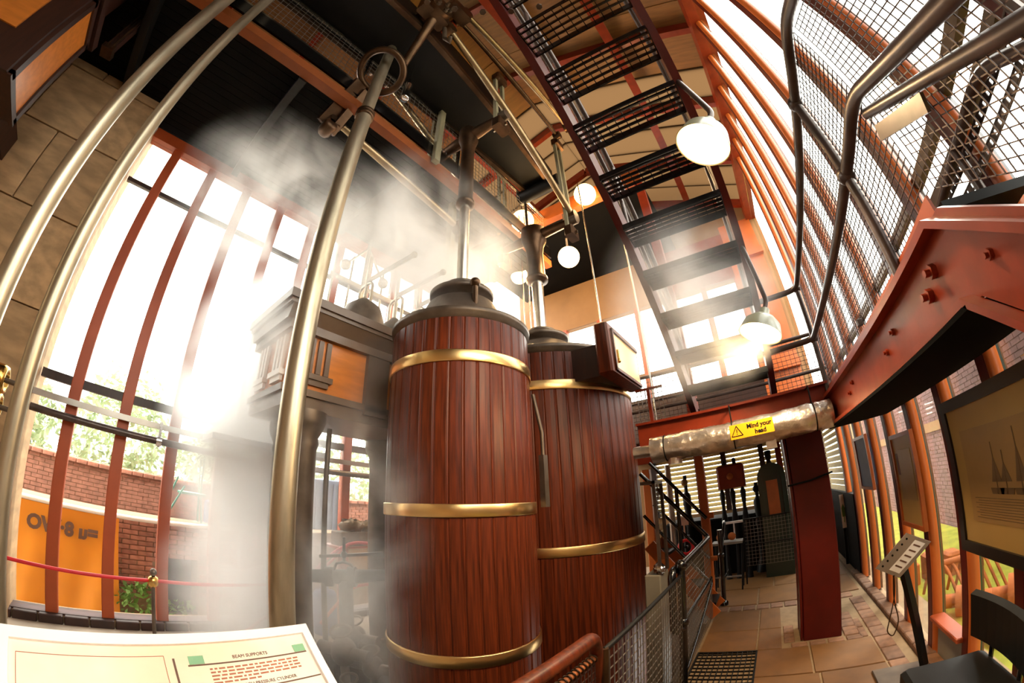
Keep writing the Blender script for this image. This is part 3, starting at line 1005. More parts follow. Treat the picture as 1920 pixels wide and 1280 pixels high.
# valve gear standing on the entablature
for i, (y, r, h, lab) in enumerate(((2.15, .26, .5, 'domed valve bonnet beside the bronzed rod on the oak entablature'), (2.62, .2, .42, 'second domed valve bonnet along the oak entablature'), (2.98, .13, .36, 'third domed valve bonnet deep in the steam on the oak entablature'))):
    t = thing('valve_bonnet', lab, 'valve', (-3.55, y, 3.22))
    part(t, 'dome', MB().lathe([(r * 1.25, 3.22), (r * 1.25, 3.28), (r, 3.3), (r, 3.22 + h * .5), (r * .8, 3.22 + h * .8), (r * .35, 3.22 + h), (.05, 3.22 + h + .03), (.0005, 3.22 + h + .03)], (-3.55, y, 0), 24), 'castgrey')
    part(t, 'spindle', MB().tube([(-3.55, y, 3.5), (-3.55, y, 4.35)], .022, 8), 'rodsteel')
    part(t, 'yoke', MB().tube([(-3.68, y, 3.4), (-3.68, y, 3.95), (-3.42, y, 3.95), (-3.42, y, 3.4)], .02, 8, bend=.08), 'rodsteel')
    part(t, 'lever', MB().obar((-3.55, y, 4.0), (-2.85, y + .12, 4.12), .03, .05).ball((-2.85, y + .12, 4.12), .04, 10, 8), 'rodsteel')
gov = thing('governor', 'spindly governor with ball arms above the valve bonnets, veiled by steam', 'governor', (-3.9, 2.3, 3.22))
part(gov, 'post', MB().tube([(-3.9, 2.3, 3.22), (-3.9, 2.3, 4.9)], .03, 10), 'rodsteel')
for s in (-1, 1):
    part(gov, 'ball_arm', MB().tube([(-3.9, 2.3, 4.75), (-3.9, 2.3 + s * .3, 4.35)], .016, 8).ball((-3.9, 2.3 + s * .31, 4.33), .075, 14, 10), 'rodsteel')
part(gov, 'cross_arm', MB().obar((-3.9, 1.9, 4.1), (-3.9, 2.9, 4.1), .03, .04), 'rodsteel')
vr = thing('valve_rods', 'row of thin polished uprights along the far edge of the entablature', 'rods', (-4.0, 3.0, 3.22))
for k in range(5):
    part(vr, 'rod', MB().tube([(-4.02, 1.9 + .26 * k, 3.22), (-4.02, 1.9 + .26 * k, 4.5 + .1 * (k % 2))], .016, 8), 'rodsteel')
part(vr, 'tie_bar', MB().obar((-4.02, 1.85, 4.2), (-4.02, 3.0, 4.2), .03, .05), 'rodsteel')

lr = thing('platform_rail', 'pale looped tube handrail beside the entablature, fading into steam', 'handrail', (-4.45, 1.0, 2.0))
part(lr, 'top_rail', MB().tube([(-4.35, 2.2, 3.6), (-4.4, 1.15, 3.6), (-4.4, .78, 3.12), (-4.42, .83, 3.0)], .028, 10, bend=.2), 'railgrey')
part(lr, 'mid_rail', MB().tube([(-4.36, 2.2, 3.36), (-4.4, 1.1, 3.36), (-4.42, .88, 3.05)], .02, 10, bend=.1), 'railgrey')
part(lr, 'post', MB().tube([(-4.4, 1.2, 2.0), (-4.4, 1.2, 3.6)], .024, 10).tube([(-4.4, 2.0, 2.0), (-4.4, 2.0, 3.6)], .024, 10), 'railgrey')
part(lr, 'floor_bracket', MB().box(-4.85, -4.2, .9, 2.3, 1.96, 2.02), 'castgrey')

# wooden casing high by the masonry pier
cas = thing('timber_casing', 'dark moulded timber casing with an orange oak panel, high on the masonry pier', 'casing', (-3.1, -2.3, 3.64))
part(cas, 'carcase', MB().bbox(-3.36, -2.79, -2.9, -1.92, 3.66, 4.82, .02), 'darktimber')
part(cas, 'panel', MB().box(-3.33, -2.84, -1.92, -1.90, 3.70, 4.74), 'panelor')
part(cas, 'panel_frame', MB().box(-3.36, -3.30, -1.92, -1.875, 3.66, 4.78).box(-2.86, -2.79, -1.92, -1.875, 3.66, 4.78).box(-3.36, -2.79, -1.92, -1.875, 3.64, 3.70).box(-3.36, -2.79, -1.92, -1.875, 4.74, 4.80), 'darktimber')
part(cas, 'side_panel', MB().box(-2.79, -2.775, -2.7, -2.2, 4.05, 4.7), 'panelor')
part(cas, 'top_moulding', MB().box(-3.42, -2.72, -2.95, -1.84, 4.82, 4.92), 'darktimber')
part(cas, 'tie_post', MB().box(-3.30, -2.86, -2.8, -2.0, 4.92, 8.0), 'darktimber')
part(cas, 'wall_bracket', MB().box(-4.45, -3.3, -2.7, -2.3, 3.9, 4.2), 'darktimber')
mp = thing('moulded_post', 'dark moulded post hanging above the polished columns', 'post', (-3.44, -1.86, 4.95))
part(mp, 'shaft', MB().box(-3.50, -3.40, -1.78, -1.68, 5.0, 8.2), 'darktimber')
part(mp, 'moulding', MB().tube([(-3.38, -1.70, 4.95), (-3.38, -1.70, 8.2)], .018, 8).tube([(-3.38, -1.76, 4.95), (-3.38, -1.76, 8.2)], .014, 8).box(-3.52, -3.37, -1.8, -1.66, 4.93, 5.0), 'browniron')

# ---------------- gallery guard rail
gr = thing('gallery_rail', 'wire-mesh guard rail with bright top bar along the dark gallery', 'guard rail', (-2.69, 1.0, 5.68))
part(gr, 'top_bar', MB().box(-2.71, -2.67, -3.3, 5.2, 6.56, 6.60), 'rodsteel')
part(gr, 'lower_bar', MB().box(-2.705, -2.675, -3.3, 5.2, 5.87, 5.90), 'rodsteel')
for y in (-2.7, -.9, .9, 2.7, 4.5):
    part(gr, 'post', MB().box(-2.71, -2.67, y - .015, y + .015, 5.68, 6.6), 'blackpaint')
part(gr, 'wire_mesh', MB().mesh((-2.69, -3.2, 5.9), (0, 8.3, 0), (0, 0, .66), 104, 8, .0028), 'wire', True)
tp = thing('guide_post', 'grey-green timber guide post behind the slim piston rod', 'post', (-3.07, 3.05, 3.22))
part(tp, 'post', MB().bbox(-3.12, -3.02, 3.0, 3.1, 3.22, 6.9, .01), 'timberpost')
tp2 = thing('guide_post', 'short timber plank hanging beside the gallery mesh', 'post', (-2.82, 2.3, 5.7))
part(tp2, 'plank', MB().bbox(-2.66, -2.58, 2.18, 2.28, 5.5, 6.75, .01), 'timberpost')

# ================================================================== COLUMN, LANDING, STAIRS
sc_ = thing('box_column', 'dark red box column standing in the stone walkway under the landing', 'column', (.41, 3.86, 0))
part(sc_, 'shaft', MB().bbox(.24, .57, 3.70, 4.02, -.01, 1.86, .008), 'darkred')
part(sc_, 'side_flange', MB().box(.21, .24, 3.98, 4.06, 0, 1.86).box(.215, .235, 3.7, 3.98, 0, 1.86), 'darkred')
part(sc_, 'conduit', MB().tube([(.20, 3.69, 1.36), (.40, 3.685, 1.37), (.60, 3.69, 1.40)], .008, 8), 'black')
part(sc_, 'cap_plate', MB().box(.15, .66, 3.6, 4.12, 1.84, 1.87), 'darkred')
op = thing('orange_post', 'slim orange steel post at the foot of the small black stair', 'post', (-.74, 4.93, 0))
part(op, 'shaft', MB().bbox(-.79, -.69, 4.88, 4.98, -.03, 1.86, .006), 'orange')
part(op, 'base_plate', MB().box(-.84, -.66, 4.82, 5.02, -.03, .0), 'orange')
part(op, 'rail_clamp', MB().tube([(-.70, 4.86, 1.13), (-.63, 4.86, 1.13)], .035, 10).tube([(-.70, 4.86, .62), (-.63, 4.86, .62)], .03, 10), 'rust')
op2 = thing('orange_post', 'second orange post, seen between the wide cylinder and the louvres', 'post', (-1.79, 6.2, 0))
part(op2, 'shaft', MB().bbox(-1.85, -1.73, 6.15, 6.27, -.03, 1.86, .006), 'orange')
op3 = thing('orange_post', 'narrow orange-red post half hidden behind the dark red box column', 'post', (.25, 7.2, 0))
part(op3, 'shaft', MB().bbox(.26, .36, 7.2, 7.3, -.03, 2.0, .006), 'red')

land = thing('landing', 'steel stair landing of dark grating on red edge beams', 'landing', (0, 4.1, 1.95))
part(land, 'deck', MB().box(-.98, 1.02, 3.52, 5.0, 2.03, 2.06).box(.69, 1.02, .98, 3.52, 2.0, 2.03), 'iron')
part(land, 'front_beam', MB().box(-1.02, .66, 3.42, 3.50, 1.86, 2.10).box(-1.02, .66, 3.36, 3.52, 1.85, 1.87).box(-1.02, .66, 3.36, 3.52, 2.09, 2.11), 'red')
part(land, 'rear_beam', MB().box(-1.6, 1.02, 4.95, 5.03, 1.86, 2.10), 'red')
# channel-section edge girder along the walkway glazing, mitred to the flight that drops past the eye
part(land, 'edge_girder', MB().box(.645, .665, .95, 3.44, 1.75, 2.0).box(.60, .665, .99, 3.44, 1.975, 2.0).box(.60, .665, .99, 3.44, 1.75, 1.772), 'red')
part(land, 'soffit', MB().box(.60, 1.10, .97, 3.44, 1.735, 1.748), 'dullblack')  # underside plate in an even, dull near-black of its own
k = .70
def drop(y):
    return (.95 - y) * k
mbx = MB().prism([(.95, 1.75), (.95, 2.0), (-.6, 2.0 - drop(-.6)), (-.6, 1.75 - drop(-.6))], 'x', .645, .665)
mbx.prism([(.99, 1.975), (.99, 2.0), (-.6, 2.0 - drop(-.6)), (-.6, 1.975 - drop(-.6))], 'x', .60, .645)
mbx.prism([(.99, 1.75), (.99, 1.772), (-.6, 1.772 - drop(-.6)), (-.6, 1.75 - drop(-.6))], 'x', .60, .645)
part(land, 'flight_stringer', mbx, 'red')
mbx = MB()
bolts(mbx, [(.645, 1.12, 1.905), (.645, 1.20, 1.865)], (-1, 0, 0), .022, .02)
bolts(mbx, [(.645, 1.62, 1.9), (.645, 1.76, 1.86), (.645, 2.5, 1.9), (.645, 2.62, 1.86), (.645, .84, 1.80)], (-1, 0, 0), .014, .012)
part(land, 'bolt', mbx, 'red')
mbx = MB()
for i in range(7):
    y = .78 - .28 * i
    mbx.box(.67, 1.02, y - .11, y + .11, 1.9 - .2 * (i + 1), 1.92 - .2 * (i + 1))
part(land, 'flight_tread', mbx, 'iron')

rail = thing('landing_railing', 'brown tube railing with square wire mesh above the red edge girder', 'railing', (.655, 2.0, 2.0))
RX = .655
part(rail, 'top_rail', MB().tube([(.2, 3.46, 2.95), (RX, 3.42, 2.95), (RX, 2.0, 2.95), (RX, .96, 2.95), (RX, -.6, 1.95)], .026, 12, bend=.12), 'railgrey')
part(rail, 'mid_rail', MB().tube([(.2, 3.46, 2.48), (RX, 3.42, 2.48), (RX, 2.0, 2.48), (RX, .98, 2.48), (RX, -.5, 1.5)], .026, 12, bend=.1), 'railgrey')
part(rail, 'flat_rail', MB().tube([(RX + .03, 1.02, 2.43), (RX + .03, -.5, 1.30)], .021, 10), 'railgrey')
for y in (3.40, 1.38):
    part(rail, 'post', MB().tube([(RX, y, 2.0), (RX, y, 2.95)], .023, 12).ball((RX, y, 2.48), .042, 12, 8).ball((RX, y, 2.95), .04, 12, 8), 'railgrey')
part(rail, 'toe_board', MB().box(RX + .012, RX + .022, 1.0, 3.4, 2.0, 2.07), 'mull')
part(rail, 'wire_mesh', MB().mesh((RX + .03, 1.0, 2.08), (0, 2.4, 0), (0, 0, .86), 76, 27, .0016), 'darkwire', True)
part(rail, 'flight_mesh', MB().mesh((RX + .03, .96, 2.06), (0, -1.4, -1.4 * .64), (0, 0, .86), 48, 27, .0015), 'darkwire', True)
part(rail, 'mesh_plate', MB().obar((RX - .0, .99, 2.315), (RX - .0, .73, 2.15), .012, .05), 'railgrey')
mbx = MB()
for y, z in ((1.2, 2.5), (1.9, 2.5), (2.4, 2.5), (1.0, 2.97), (1.16, 2.97), (2.1, 2.12)):
    mbx.bbox(RX + .0, RX + .035, y - .015, y + .015, z - .02, z + .015, .006)
part(rail, 'mesh_clip', mbx, 'railgrey')

rr = thing('window_side_rail', 'bent brown tube rail with perforated strips close to the walkway glazing', 'railing', (1.04, 1.2, 2.0))
part(rr, 'tube_rail', MB().tube([(1.04, 2.3, 2.18), (1.04, 1.25, 2.32), (1.03, .86, 2.33), (1.0, .5, 2.05)], .022, 10, bend=.12), 'railgrey')
part(rr, 'post', MB().tube([(1.04, 2.2, 2.02), (1.04, 2.2, 2.2)], .02, 10).tube([(1.03, 1.2, 2.02), (1.03, 1.2, 2.32)], .02, 10), 'railgrey')
mbx = MB()
for zz in (2.22, 2.30):
    for i in range(34):
        y = .62 + .045 * i
        mbx.box(1.075, 1.08, y, y + .033, zz - .013, zz + .013)
    mbx.box(1.075, 1.081, .6, 2.15, zz + .010, zz + .018).box(1.075, 1.081, .6, 2.15, zz - .018, zz - .010)
part(rr, 'perforated_strip', mbx, 'railgrey', True)
part(rr, 'end_post', MB().box(1.06, 1.09, 2.1, 2.15, 2.0, 2.36).box(1.06, 1.09, .6, .64, 1.96, 2.36), 'railgrey')

rear = thing('landing_railing', 'grey mesh railing along the back of the stair landing', 'railing', (.1, 4.98, 2.06))
part(rear, 'top_rail', MB().tube([(-1.6, 4.97, 3.0), (1.0, 4.97, 3.0)], .022, 10), 'railgrey')
part(rear, 'mid_rail', MB().tube([(-1.6, 4.97, 2.55), (1.0, 4.97, 2.55)], .022, 10), 'railgrey')
for x in (-1.55, -.74, .3, .95):
    part(rear, 'post', MB().tube([(x, 4.97, 1.95), (x, 4.97, 3.0)], .022, 10), 'railgrey')
part(rear, 'wire_mesh', MB().mesh((-1.6, 4.98, 2.1), (2.6, 0, 0), (0, 0, .88), 46, 16, .0026), 'darkwire', True)
front = thing('landing_railing', 'short mesh railing on the landing beam beside the steam chest', 'railing', (-1.2, 3.46, 2.1))
part(front, 'wire_mesh', MB().mesh((-1.0, 3.46, 2.12), (.24, 0, 0), (0, 0, .3), 6, 7, .0022), 'wire', True)
part(front, 'frame', MB().box(-1.01, -.75, 3.45, 3.47, 2.42, 2.44).box(-.90, -.87, 3.44, 3.48, 2.1, 2.43), 'red')

# ---------------- main flight up over the eye
st = thing('open_stair', 'red steel stair with open black grating treads climbing overhead', 'stair', (-.2, 3.5, 2.05))
SL = .723
def sz(y):
    return 2.60 + (3.40 - y) * SL
for x0, x1 in ((-.58, -.525), (.21, .265)):
    part(st, 'stringer', MB().prism([(4.05, sz(4.05) - .12), (4.05, sz(4.05) + .12), (-1.9, sz(-1.9) + .12), (-1.9, sz(-1.9) - .16)], 'x', x0, x1), 'darkred')
    part(st, 'stringer_foot', MB().box(x0, x1, 3.95, 4.07, 2.05, 2.25), 'darkred')
for i in range(-2, 16):
    y1, z = 3.40 - .3155 * i, 2.607 + .228 * i
    y = y1 - .125
    mb = MB()
    mb.box(-.525, .21, y - .125, y - .117, z - .045, z).box(-.525, .21, y + .112, y + .125, z - .055, z + .004)
    for kx in (-.525, .202):
        mb.box(kx, kx + .008, y - .12, y + .12, z - .05, z)
    for j in range(1, 5):
        yy = y - .12 + .047 * j
        mb.box(-.525, .21, yy - .006, yy + .006, z - .02, z)
    for j in range(1, 11):
        xx = -.525 + .0668 * j
        mb.box(xx - .003, xx + .003, y - .12, y + .12, z - .012, z - .002)
    part(st, 'tread', mb, 'blackpaint')
for s, x in ((-1, -.55), (1, .24)):
    part(st, 'handrail', MB().tube([(x, 3.85, sz(3.85) + .95), (x, -1.4, sz(-1.4) + .95)], .024, 10), 'railgrey')
    part(st, 'knee_rail', MB().tube([(x, 3.85, sz(3.85) + .5), (x, -1.4, sz(-1.4) + .5)], .018, 10), 'railgrey')
    for y in (3.8, 2.5, 1.2, -.1, -1.3):
        part(st, 'baluster', MB().tube([(x, y, sz(y) + .05), (x, y, sz(y) + .95)], .02, 10), 'railgrey')
    part(st, 'side_mesh', MB().mesh((x + s * .02, 3.8, sz(3.8) + .12), (0, -5.1, 5.1 * SL), (0, 0, .8), 80, 14, .0018), 'wire', True)

# ---------------- foil-lagged pipe and its warning sign
pipe = thing('lagged_pipe', 'foil-lagged pipe slung under the red landing beam, across the walkway', 'pipe', (-.1, 3.24, 1.84))
prof = []
nx = 90
vs, fs = [], []
for i in range(nx + 1):
    x = -.86 + 1.47 * i / nx
    for kk in range(36):
        a = 2 * PI * kk / 36
        r = .108 + .005 * math.sin(9 * x + 2 * a) * math.sin(23 * x - a) + random.uniform(-.0025, .0025)
        if min(abs(x + .74), abs(x + .18), abs(x - .14), abs(x - .47)) < .012:
            r = .104
        vs.append((x, 3.24 + r * math.cos(a), 1.84 + r * math.sin(a)))
for i in range(nx):
    for kk in range(36):
        fs.append((i * 36 + kk, (i + 1) * 36 + kk, (i + 1) * 36 + (kk + 1) % 36, i * 36 + (kk + 1) % 36))
part(pipe, 'foil_jacket', MB().add(vs, fs, True).add(vs[:36], [tuple(range(36))]).add(vs[-36:], [tuple(range(36))]), 'foil')
for x in (-.74, -.18, .47):
    part(pipe, 'strap', MB().lathe([(.105, x - .004), (.1095, x - .004), (.1095, x + .004), (.105, x + .004)], (0, 3.24, 1.84), 30, 'x'), 'black')
part(pipe, 'hanger', MB().tube([(-.18, 3.24, 1.95), (-.18, 3.24, 2.08), (-.18, 3.44, 2.09)], .006, 6).tube([(.47, 3.24, 1.95), (.47, 3.24, 2.08), (.47, 3.44, 2.09)], .006, 6), 'black')
part(pipe, 'bare_end', MB().tube([(-1.02, 3.24, 1.84), (-.85, 3.24, 1.84)], .05, 14).tube([(-.68, 3.24, 1.75), (-.68, 3.24, 1.70)], .06, 14).box(.06, .14, 3.2, 3.3, 1.68, 1.75), 'foil')
sg = thing('warning_sign', 'yellow warning sign fixed on the foil-lagged pipe', 'sign', (-.03, 3.13, 1.85))
sy = 3.127
part(sg, 'plate', MB().bbox(-.20, .14, sy, sy + .004, 1.795, 1.905, .001), 'sign')
rot = frame_rot((1, 0, 0), (0, 0, 1))
text('Mind your', .046, 'black', (.03, sy - .001, 1.872), rot, sg, bold=.035)
text('head', .046, 'black', (.035, sy - .001, 1.824), rot, sg, bold=.035)
def tri(c, r, w):
    a = [(c[0] + r * math.cos(PI / 2 + 2 * PI * k / 3), c[1] + r * math.sin(PI / 2 + 2 * PI * k / 3)) for k in range(3)]
    mb = MB()
    for k in range(3):
        p, q = a[k], a[(k + 1) % 3]
        mb.obar((p[0], sy - .001, p[1]), (q[0], sy - .001, q[1]), .002, w)
    return mb
tm = tri((-.145, 1.842), .05, .006).box(-.148, -.142, sy - .002, sy, 1.842, 1.868).box(-.148, -.142, sy - .002, sy, 1.828, 1.835)
part(sg, 'triangle', tm, 'black')

# ---------------- lamps
def enamel_lamp(label, c, aim, r, neck):
    root = thing('enamel_lamp', label, 'lamp', c)
    prof_o = [(.028, .15), (.036, .145), (.04, .09), (r * .55, .075), (r * .85, .03), (r, -.045), (r * 1.02, -.055)]
    prof_i = [(r * .99, -.052), (r * .83, .02), (r * .53, .06), (.0005, .07)]
    q = Vector((0, 0, -1)).rotation_difference(Vector(aim).normalized()).to_matrix().to_4x4()
    T = Matrix.Translation(c) @ q
    def tr(mb):
        mb.v = [tuple(T @ Vector(p)) for p in mb.v]
        return mb
    part(root, 'shade', tr(MB().lathe(prof_o, (0, 0, 0), 36)), 'enamelout')
    part(root, 'reflector', tr(MB().lathe(prof_i, (0, 0, 0), 36)), 'enamel')
    part(root, 'bulb', tr(MB().ball((0, 0, -.0), r * .42, 18, 12)), 'hot2')
    part(root, 'neck', MB().tube([T @ Vector((0, 0, .14)), T @ Vector((0, 0, .22)), neck], .018, 10, bend=.08), 'railgrey')
    ld = bpy.data.lights.new('lamp_light', 'SPOT')
    ld.energy = 60
    ld.color = (1.0, .72, .38)
    ld.spot_size = math.radians(150)
    ld.spot_blend = .4
    ld.shadow_soft_size = .08
    lo = bpy.data.objects.new('lamp_light', ld)
    col.objects.link(lo)
    lo.parent = root
    lo.matrix_parent_inverse = wm(root).inverted()
    lo.matrix_basis = Matrix.Translation(T @ Vector((0, 0, -.1))) @ q
enamel_lamp('upper enamel shade lamp hung from the stair stringer', (.19, 1.50, 3.06), (-.48, -.10, -.87), .14, (.235, 1.62, 3.78))
enamel_lamp('lower enamel shade lamp near the foot of the stair', (.20, 2.75, 2.47), (-.43, -.15, -.90), .155, (.235, 2.60, 3.09))
def globe(label, c, r, up):
    root = thing('globe_lamp', label, 'lamp', c, 'glowing globe lamps in the steam')
    part(root, 'globe', MB().ball(c, r, 24, 16), 'hot')
    part(root, 'stem', MB().tube([(c[0], c[1], c[2] + r * .95), (c[0], c[1], up)], .018, 8).lathe([(r * .45, c[2] + r * .88), (r * .35, c[2] + r * 1.05), (.02, c[2] + r * 1.2)], (c[0], c[1], 0), 16), 'railgrey')
    ld = bpy.data.lights.new('globe_light', 'POINT')
    ld.energy = 70
    ld.color = (1.0, .68, .33)
    ld.shadow_soft_size = r
    lo = bpy.data.objects.new('globe_light', ld)
    col.objects.link(lo)
    lo.parent = root
    lo.matrix_parent_inverse = wm(root).inverted()
    lo.location = (c[0], c[1], c[2] - r - .03)
globe('glowing globe lamp just above the steamy crosshead', (-3.05, 4.95, 6.55), .22, 6.95)
globe('glowing globe lamp half hidden by the stair stringer', (-1.72, 5.0, 6.55), .2, 6.8)
globe('glowing globe lamp beyond the link straps of the steamy crosshead', (-2.3, 5.2, 5.5), .19, 6.72)
globe('glowing globe lamp split by the thin uprights beside the wide cylinder rod', (-3.42, 5.3, 5.6), .16, 6.72)
globe('glowing globe lamp peeping over the rim of the slimmer cylinder', (-3.5, 4.5, 4.9), .16, 5.6)
ur = thing('hanging_rods', 'pair of thin bright uprights beside the wide cylinder rod', 'rods', (-2.9, 4.6, 3.1))
for x, y in ((-3.0, 4.75), (-2.92, 4.8), (-1.72, 4.72), (-1.2, 4.9)):
    part(ur, 'rod', MB().tube([(x, y, 2.1), (x, y, 6.6)], .012, 8), 'rodsteel')

# ---------------- fence between walkway and engine pit
fence = thing('pit_fence', 'woven wire fence with black pipe posts between walkway and cylinders', 'fence', (-.65, 2.6, 0))
FX = -.65
part(fence, 'post', MB().tube([(FX, 2.95, -.01), (FX, 2.95, .95)], .03, 14).ball((FX, 2.95, .93), .045, 14, 10).ball((FX, 2.95, .5), .042, 14, 10), 'blackpaint')
part(fence, 'post', MB().tube([(FX, 1.50, -.01), (FX, 1.50, .87)], .02, 12), 'browniron')
part(fence, 'bent_pipe', MB().tube([(FX - .05, 3.02, .90), (FX - .05, 2.86, .90), (FX - .05, 2.86, .45), (FX, 2.95, .45)], .03, 14, bend=.07), 'blackpaint')
part(fence, 'top_bar', MB().tube([(FX, 1.50, .86), (FX, 2.95, .86)], .013, 10), 'iron')
part(fence, 'wire_mesh', MB().mesh((FX, 1.5, .05), (0, 1.45, 0), (0, 0, .80), 29, 16, .002), 'wire', True)
part(fence, 'far_rail', MB().tube([(FX, 2.95, .93), (FX, 4.42, .93), (-1.35, 4.42, 1.72)], .024, 12, bend=.06), 'blackpaint')
part(fence, 'far_rail', MB().tube([(FX, 2.95, .5), (FX, 4.42, .5), (FX, 4.42, .42), (FX, 2.95, .06)], .016, 10, bend=.06), 'blackpaint')
part(fence, 'far_mesh', MB().mesh((FX, 2.98, .06), (0, 1.42, 0), (0, 0, .85), 28, 17, .0018), 'wire', True)
nr = thing('red_handrail', 'polished red-brown handrail over a wire-wrapped bar, close to the cylinders', 'handrail', (FX, 1.0, 0))
part(nr, 'handrail', MB().tube([(FX, -.4, .95), (FX, 1.40, .95), (FX - .02, 1.47, .88), (FX - .03, 1.5, .7)], .028, 16, bend=.05), 'wood')
part(nr, 'mesh_bar', MB().tube([(FX - .02, -.4, .845), (FX - .02, 1.5, .845)], .013, 10), 'rust')
mbx = MB()
for i in range(60):
    mbx.torus((FX - .02, -.3 + .03 * i, .845), .017, .004, (0, 1, .3), 10, 5)
part(nr, 'wire_wrap', mbx, 'browniron', True)
part(nr, 'wire_mesh', MB().mesh((FX - .02, -.35, .05), (0, 1.83, 0), (0, 0, .79), 60, 26, .0018), 'darkwire', True)
part(nr, 'post', MB().tube([(FX, .0, -.01), (FX, .0, .95)], .022, 12), 'wood')

ss = thing('small_stair', 'small black stair with pipe rails rising behind the wide cylinder', 'stair', (-.9, 4.65, 0))
part(ss, 'handrail', MB().tube([(-.72, 4.86, 1.10), (-1.35, 4.86, 1.86)], .022, 12), 'blackpaint')
part(ss, 'knee_rail', MB().tube([(-.72, 4.86, .62), (-1.35, 4.86, 1.34)], .018, 10).tube([(FX - .02, 4.42, .45), (-1.35, 4.42, 1.24)], .018, 10), 'blackpaint')
part(ss, 'baluster', MB().tube([(-1.05, 4.86, .3), (-1.05, 4.86, 1.5)], .024, 12), 'blackpaint')
for i in range(4):
    part(ss, 'tread', MB().box(-.80 - .16 * i, -.62 - .16 * i, 4.46, 4.82, .17 + .2 * i, .20 + .2 * i), 'iron')
part(ss, 'stringer', MB().obar((-.62, 4.44, .06), (-1.32, 4.44, .9), .02, .14).obar((-.62, 4.84, .06), (-1.32, 4.84, .9), .02, .14), 'orange')

grate = thing('floor_grating', 'black steel floor grating set in the stone walkway', 'grating', (-.41, 3.1, 0))
mbx = MB().box(-.66, -.645, 2.05, 3.56, -.03, .004).box(-.165, -.15, 2.05, 3.56, -.03, .004).box(-.66, -.15, 3.545, 3.56, -.03, .004)
for i in range(1, 12):
    x = -.65 + .0415 * i
    mbx.box(x - .003, x + .003, 2.05, 3.55, -.03, .002)
for i in range(22):
    y = 2.08 + .068 * i
    mbx.box(-.65, -.16, y - .003, y + .003, -.02, .001)
part(grate, 'bars', mbx, 'iron')
part(grate, 'tray', MB().box(-.66, -.15, 2.05, 3.56, -.04, -.032), 'black')

cab = thing('glass_case', 'tall thin glass case on a grey cabinet beside the wide cylinder', 'display case', (-1.05, 3.75, 0))
part(cab, 'cabinet', MB().bbox(-1.12, -.97, 3.55, 3.86, -.6, .74, .01), 'grey')
part(cab, 'frame', MB().box(-.99, -.96, 3.56, 3.58, .74, 1.6).box(-.99, -.96, 3.83, 3.85, .74, 1.6).box(-1.10, -.96, 3.56, 3.85, 1.57, 1.6), 'railgrey')
part(cab, 'pane', MB().box(-.978, -.974, 3.58, 3.83, .74, 1.57), 'glass')
part(cab, 'leg', MB().box(-1.10, -1.0, 3.58, 3.84, -1.2, -.6), 'grey')
fo = thing('foil_ball', 'crumpled silver foil bundle on the grey cabinet', 'foil', (-.99, 3.5, .75))
mbx = MB().ball((-.99, 3.60, .79), .055, 14, 10)
mbx.v = [(x + random.uniform(-.014, .014), y + random.uniform(-.014, .014), z + random.uniform(-.012, .012)) for x, y, z in mbx.v]
part(fo, 'bundle', mbx, 'chrome')

# ---------------- interpretation panel in the near corner
ip = thing('display_panel', 'white-framed sloping information panel with cream print, in front of the bronzed rod', 'information panel', (-1.4, .2, 0))
O, U = Vector((-1.385, -.32, 1.0)), Vector((-.07, 1.0, 0)).normalized()
D = Vector((.78, .05, -.70)).normalized()
Nn = U.cross(D).normalized()
if Nn.z < 0:
    Nn = -Nn
def slab(a0, a1, b0, b1, t0, t1):
    mb = MB()
    vs = [O + U * a + D * b + Nn * t for t in (t0, t1) for a, b in ((a0, b0), (a1, b0), (a1, b1), (a0, b1))]
    return mb.add(vs, [(3, 2, 1, 0), (4, 5, 6, 7), (0, 1, 5, 4), (1, 2, 6, 5), (2, 3, 7, 6), (3, 0, 4, 7)])
Wd, Hd = 1.02, .66
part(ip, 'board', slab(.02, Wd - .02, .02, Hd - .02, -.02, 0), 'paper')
fm = MB()
for a0, a1, b0, b1 in ((0, Wd, 0, .035), (0, Wd, Hd - .035, Hd), (0, .03, .035, Hd - .035), (Wd - .03, Wd, .035, Hd - .035)):
    s_ = slab(a0, a1, b0, b1, -.03, .012)
    fm.add(s_.v, s_.f)
part(ip, 'frame', fm, 'panelwhite')
for a in (.2, .8):
    p = O + U * a + D * .33
    part(ip, 'leg', MB().tube([(p.x, p.y, -.12), (p.x, p.y, p.z - .02)], .03, 12), 'railgrey')
part(ip, 'rule', MB().add(slab(.55, .975, .105, .110, 0, .0012).v, slab(0, 1, 0, 1, 0, 1).f).add(slab(.60, .985, .205, .210, 0, .0012).v, slab(0, 1, 0, 1, 0, 1).f).add(slab(.505, .512, .08, .6, 0, .0012).v, slab(0, 1, 0, 1, 0, 1).f), 'ink')
part(ip, 'green_tab', MB().add(slab(.555, .605, .075, .104, 0, .0012).v, slab(0, 1, 0, 1, 0, 1).f).add(slab(.93, .975, .075, .104, 0, .0012).v, slab(0, 1, 0, 1, 0, 1).f), 'mint')
mbx = MB()
F6 = slab(0, 1, 0, 1, 0, 1).f
for r in range(5):
    a = .615
    end = .93 if r < 4 else .78
    while a < end:
        w = random.uniform(.008, .03)
        mbx.add(slab(a, min(a + w, end), .122 + .012 * r, .1275 + .012 * r, 0, .0010).v, F6)
        a += w + .006
for r in range(12):
    a = .62
    while a < .95:
        w = random.uniform(.008, .03)
        mbx.add(slab(a, a + w, .25 + .013 * r, .256 + .013 * r, 0, .0010).v, F6)
        a += w + .006
part(ip, 'small_print', mbx, 'inkred', True)
mbx = MB()
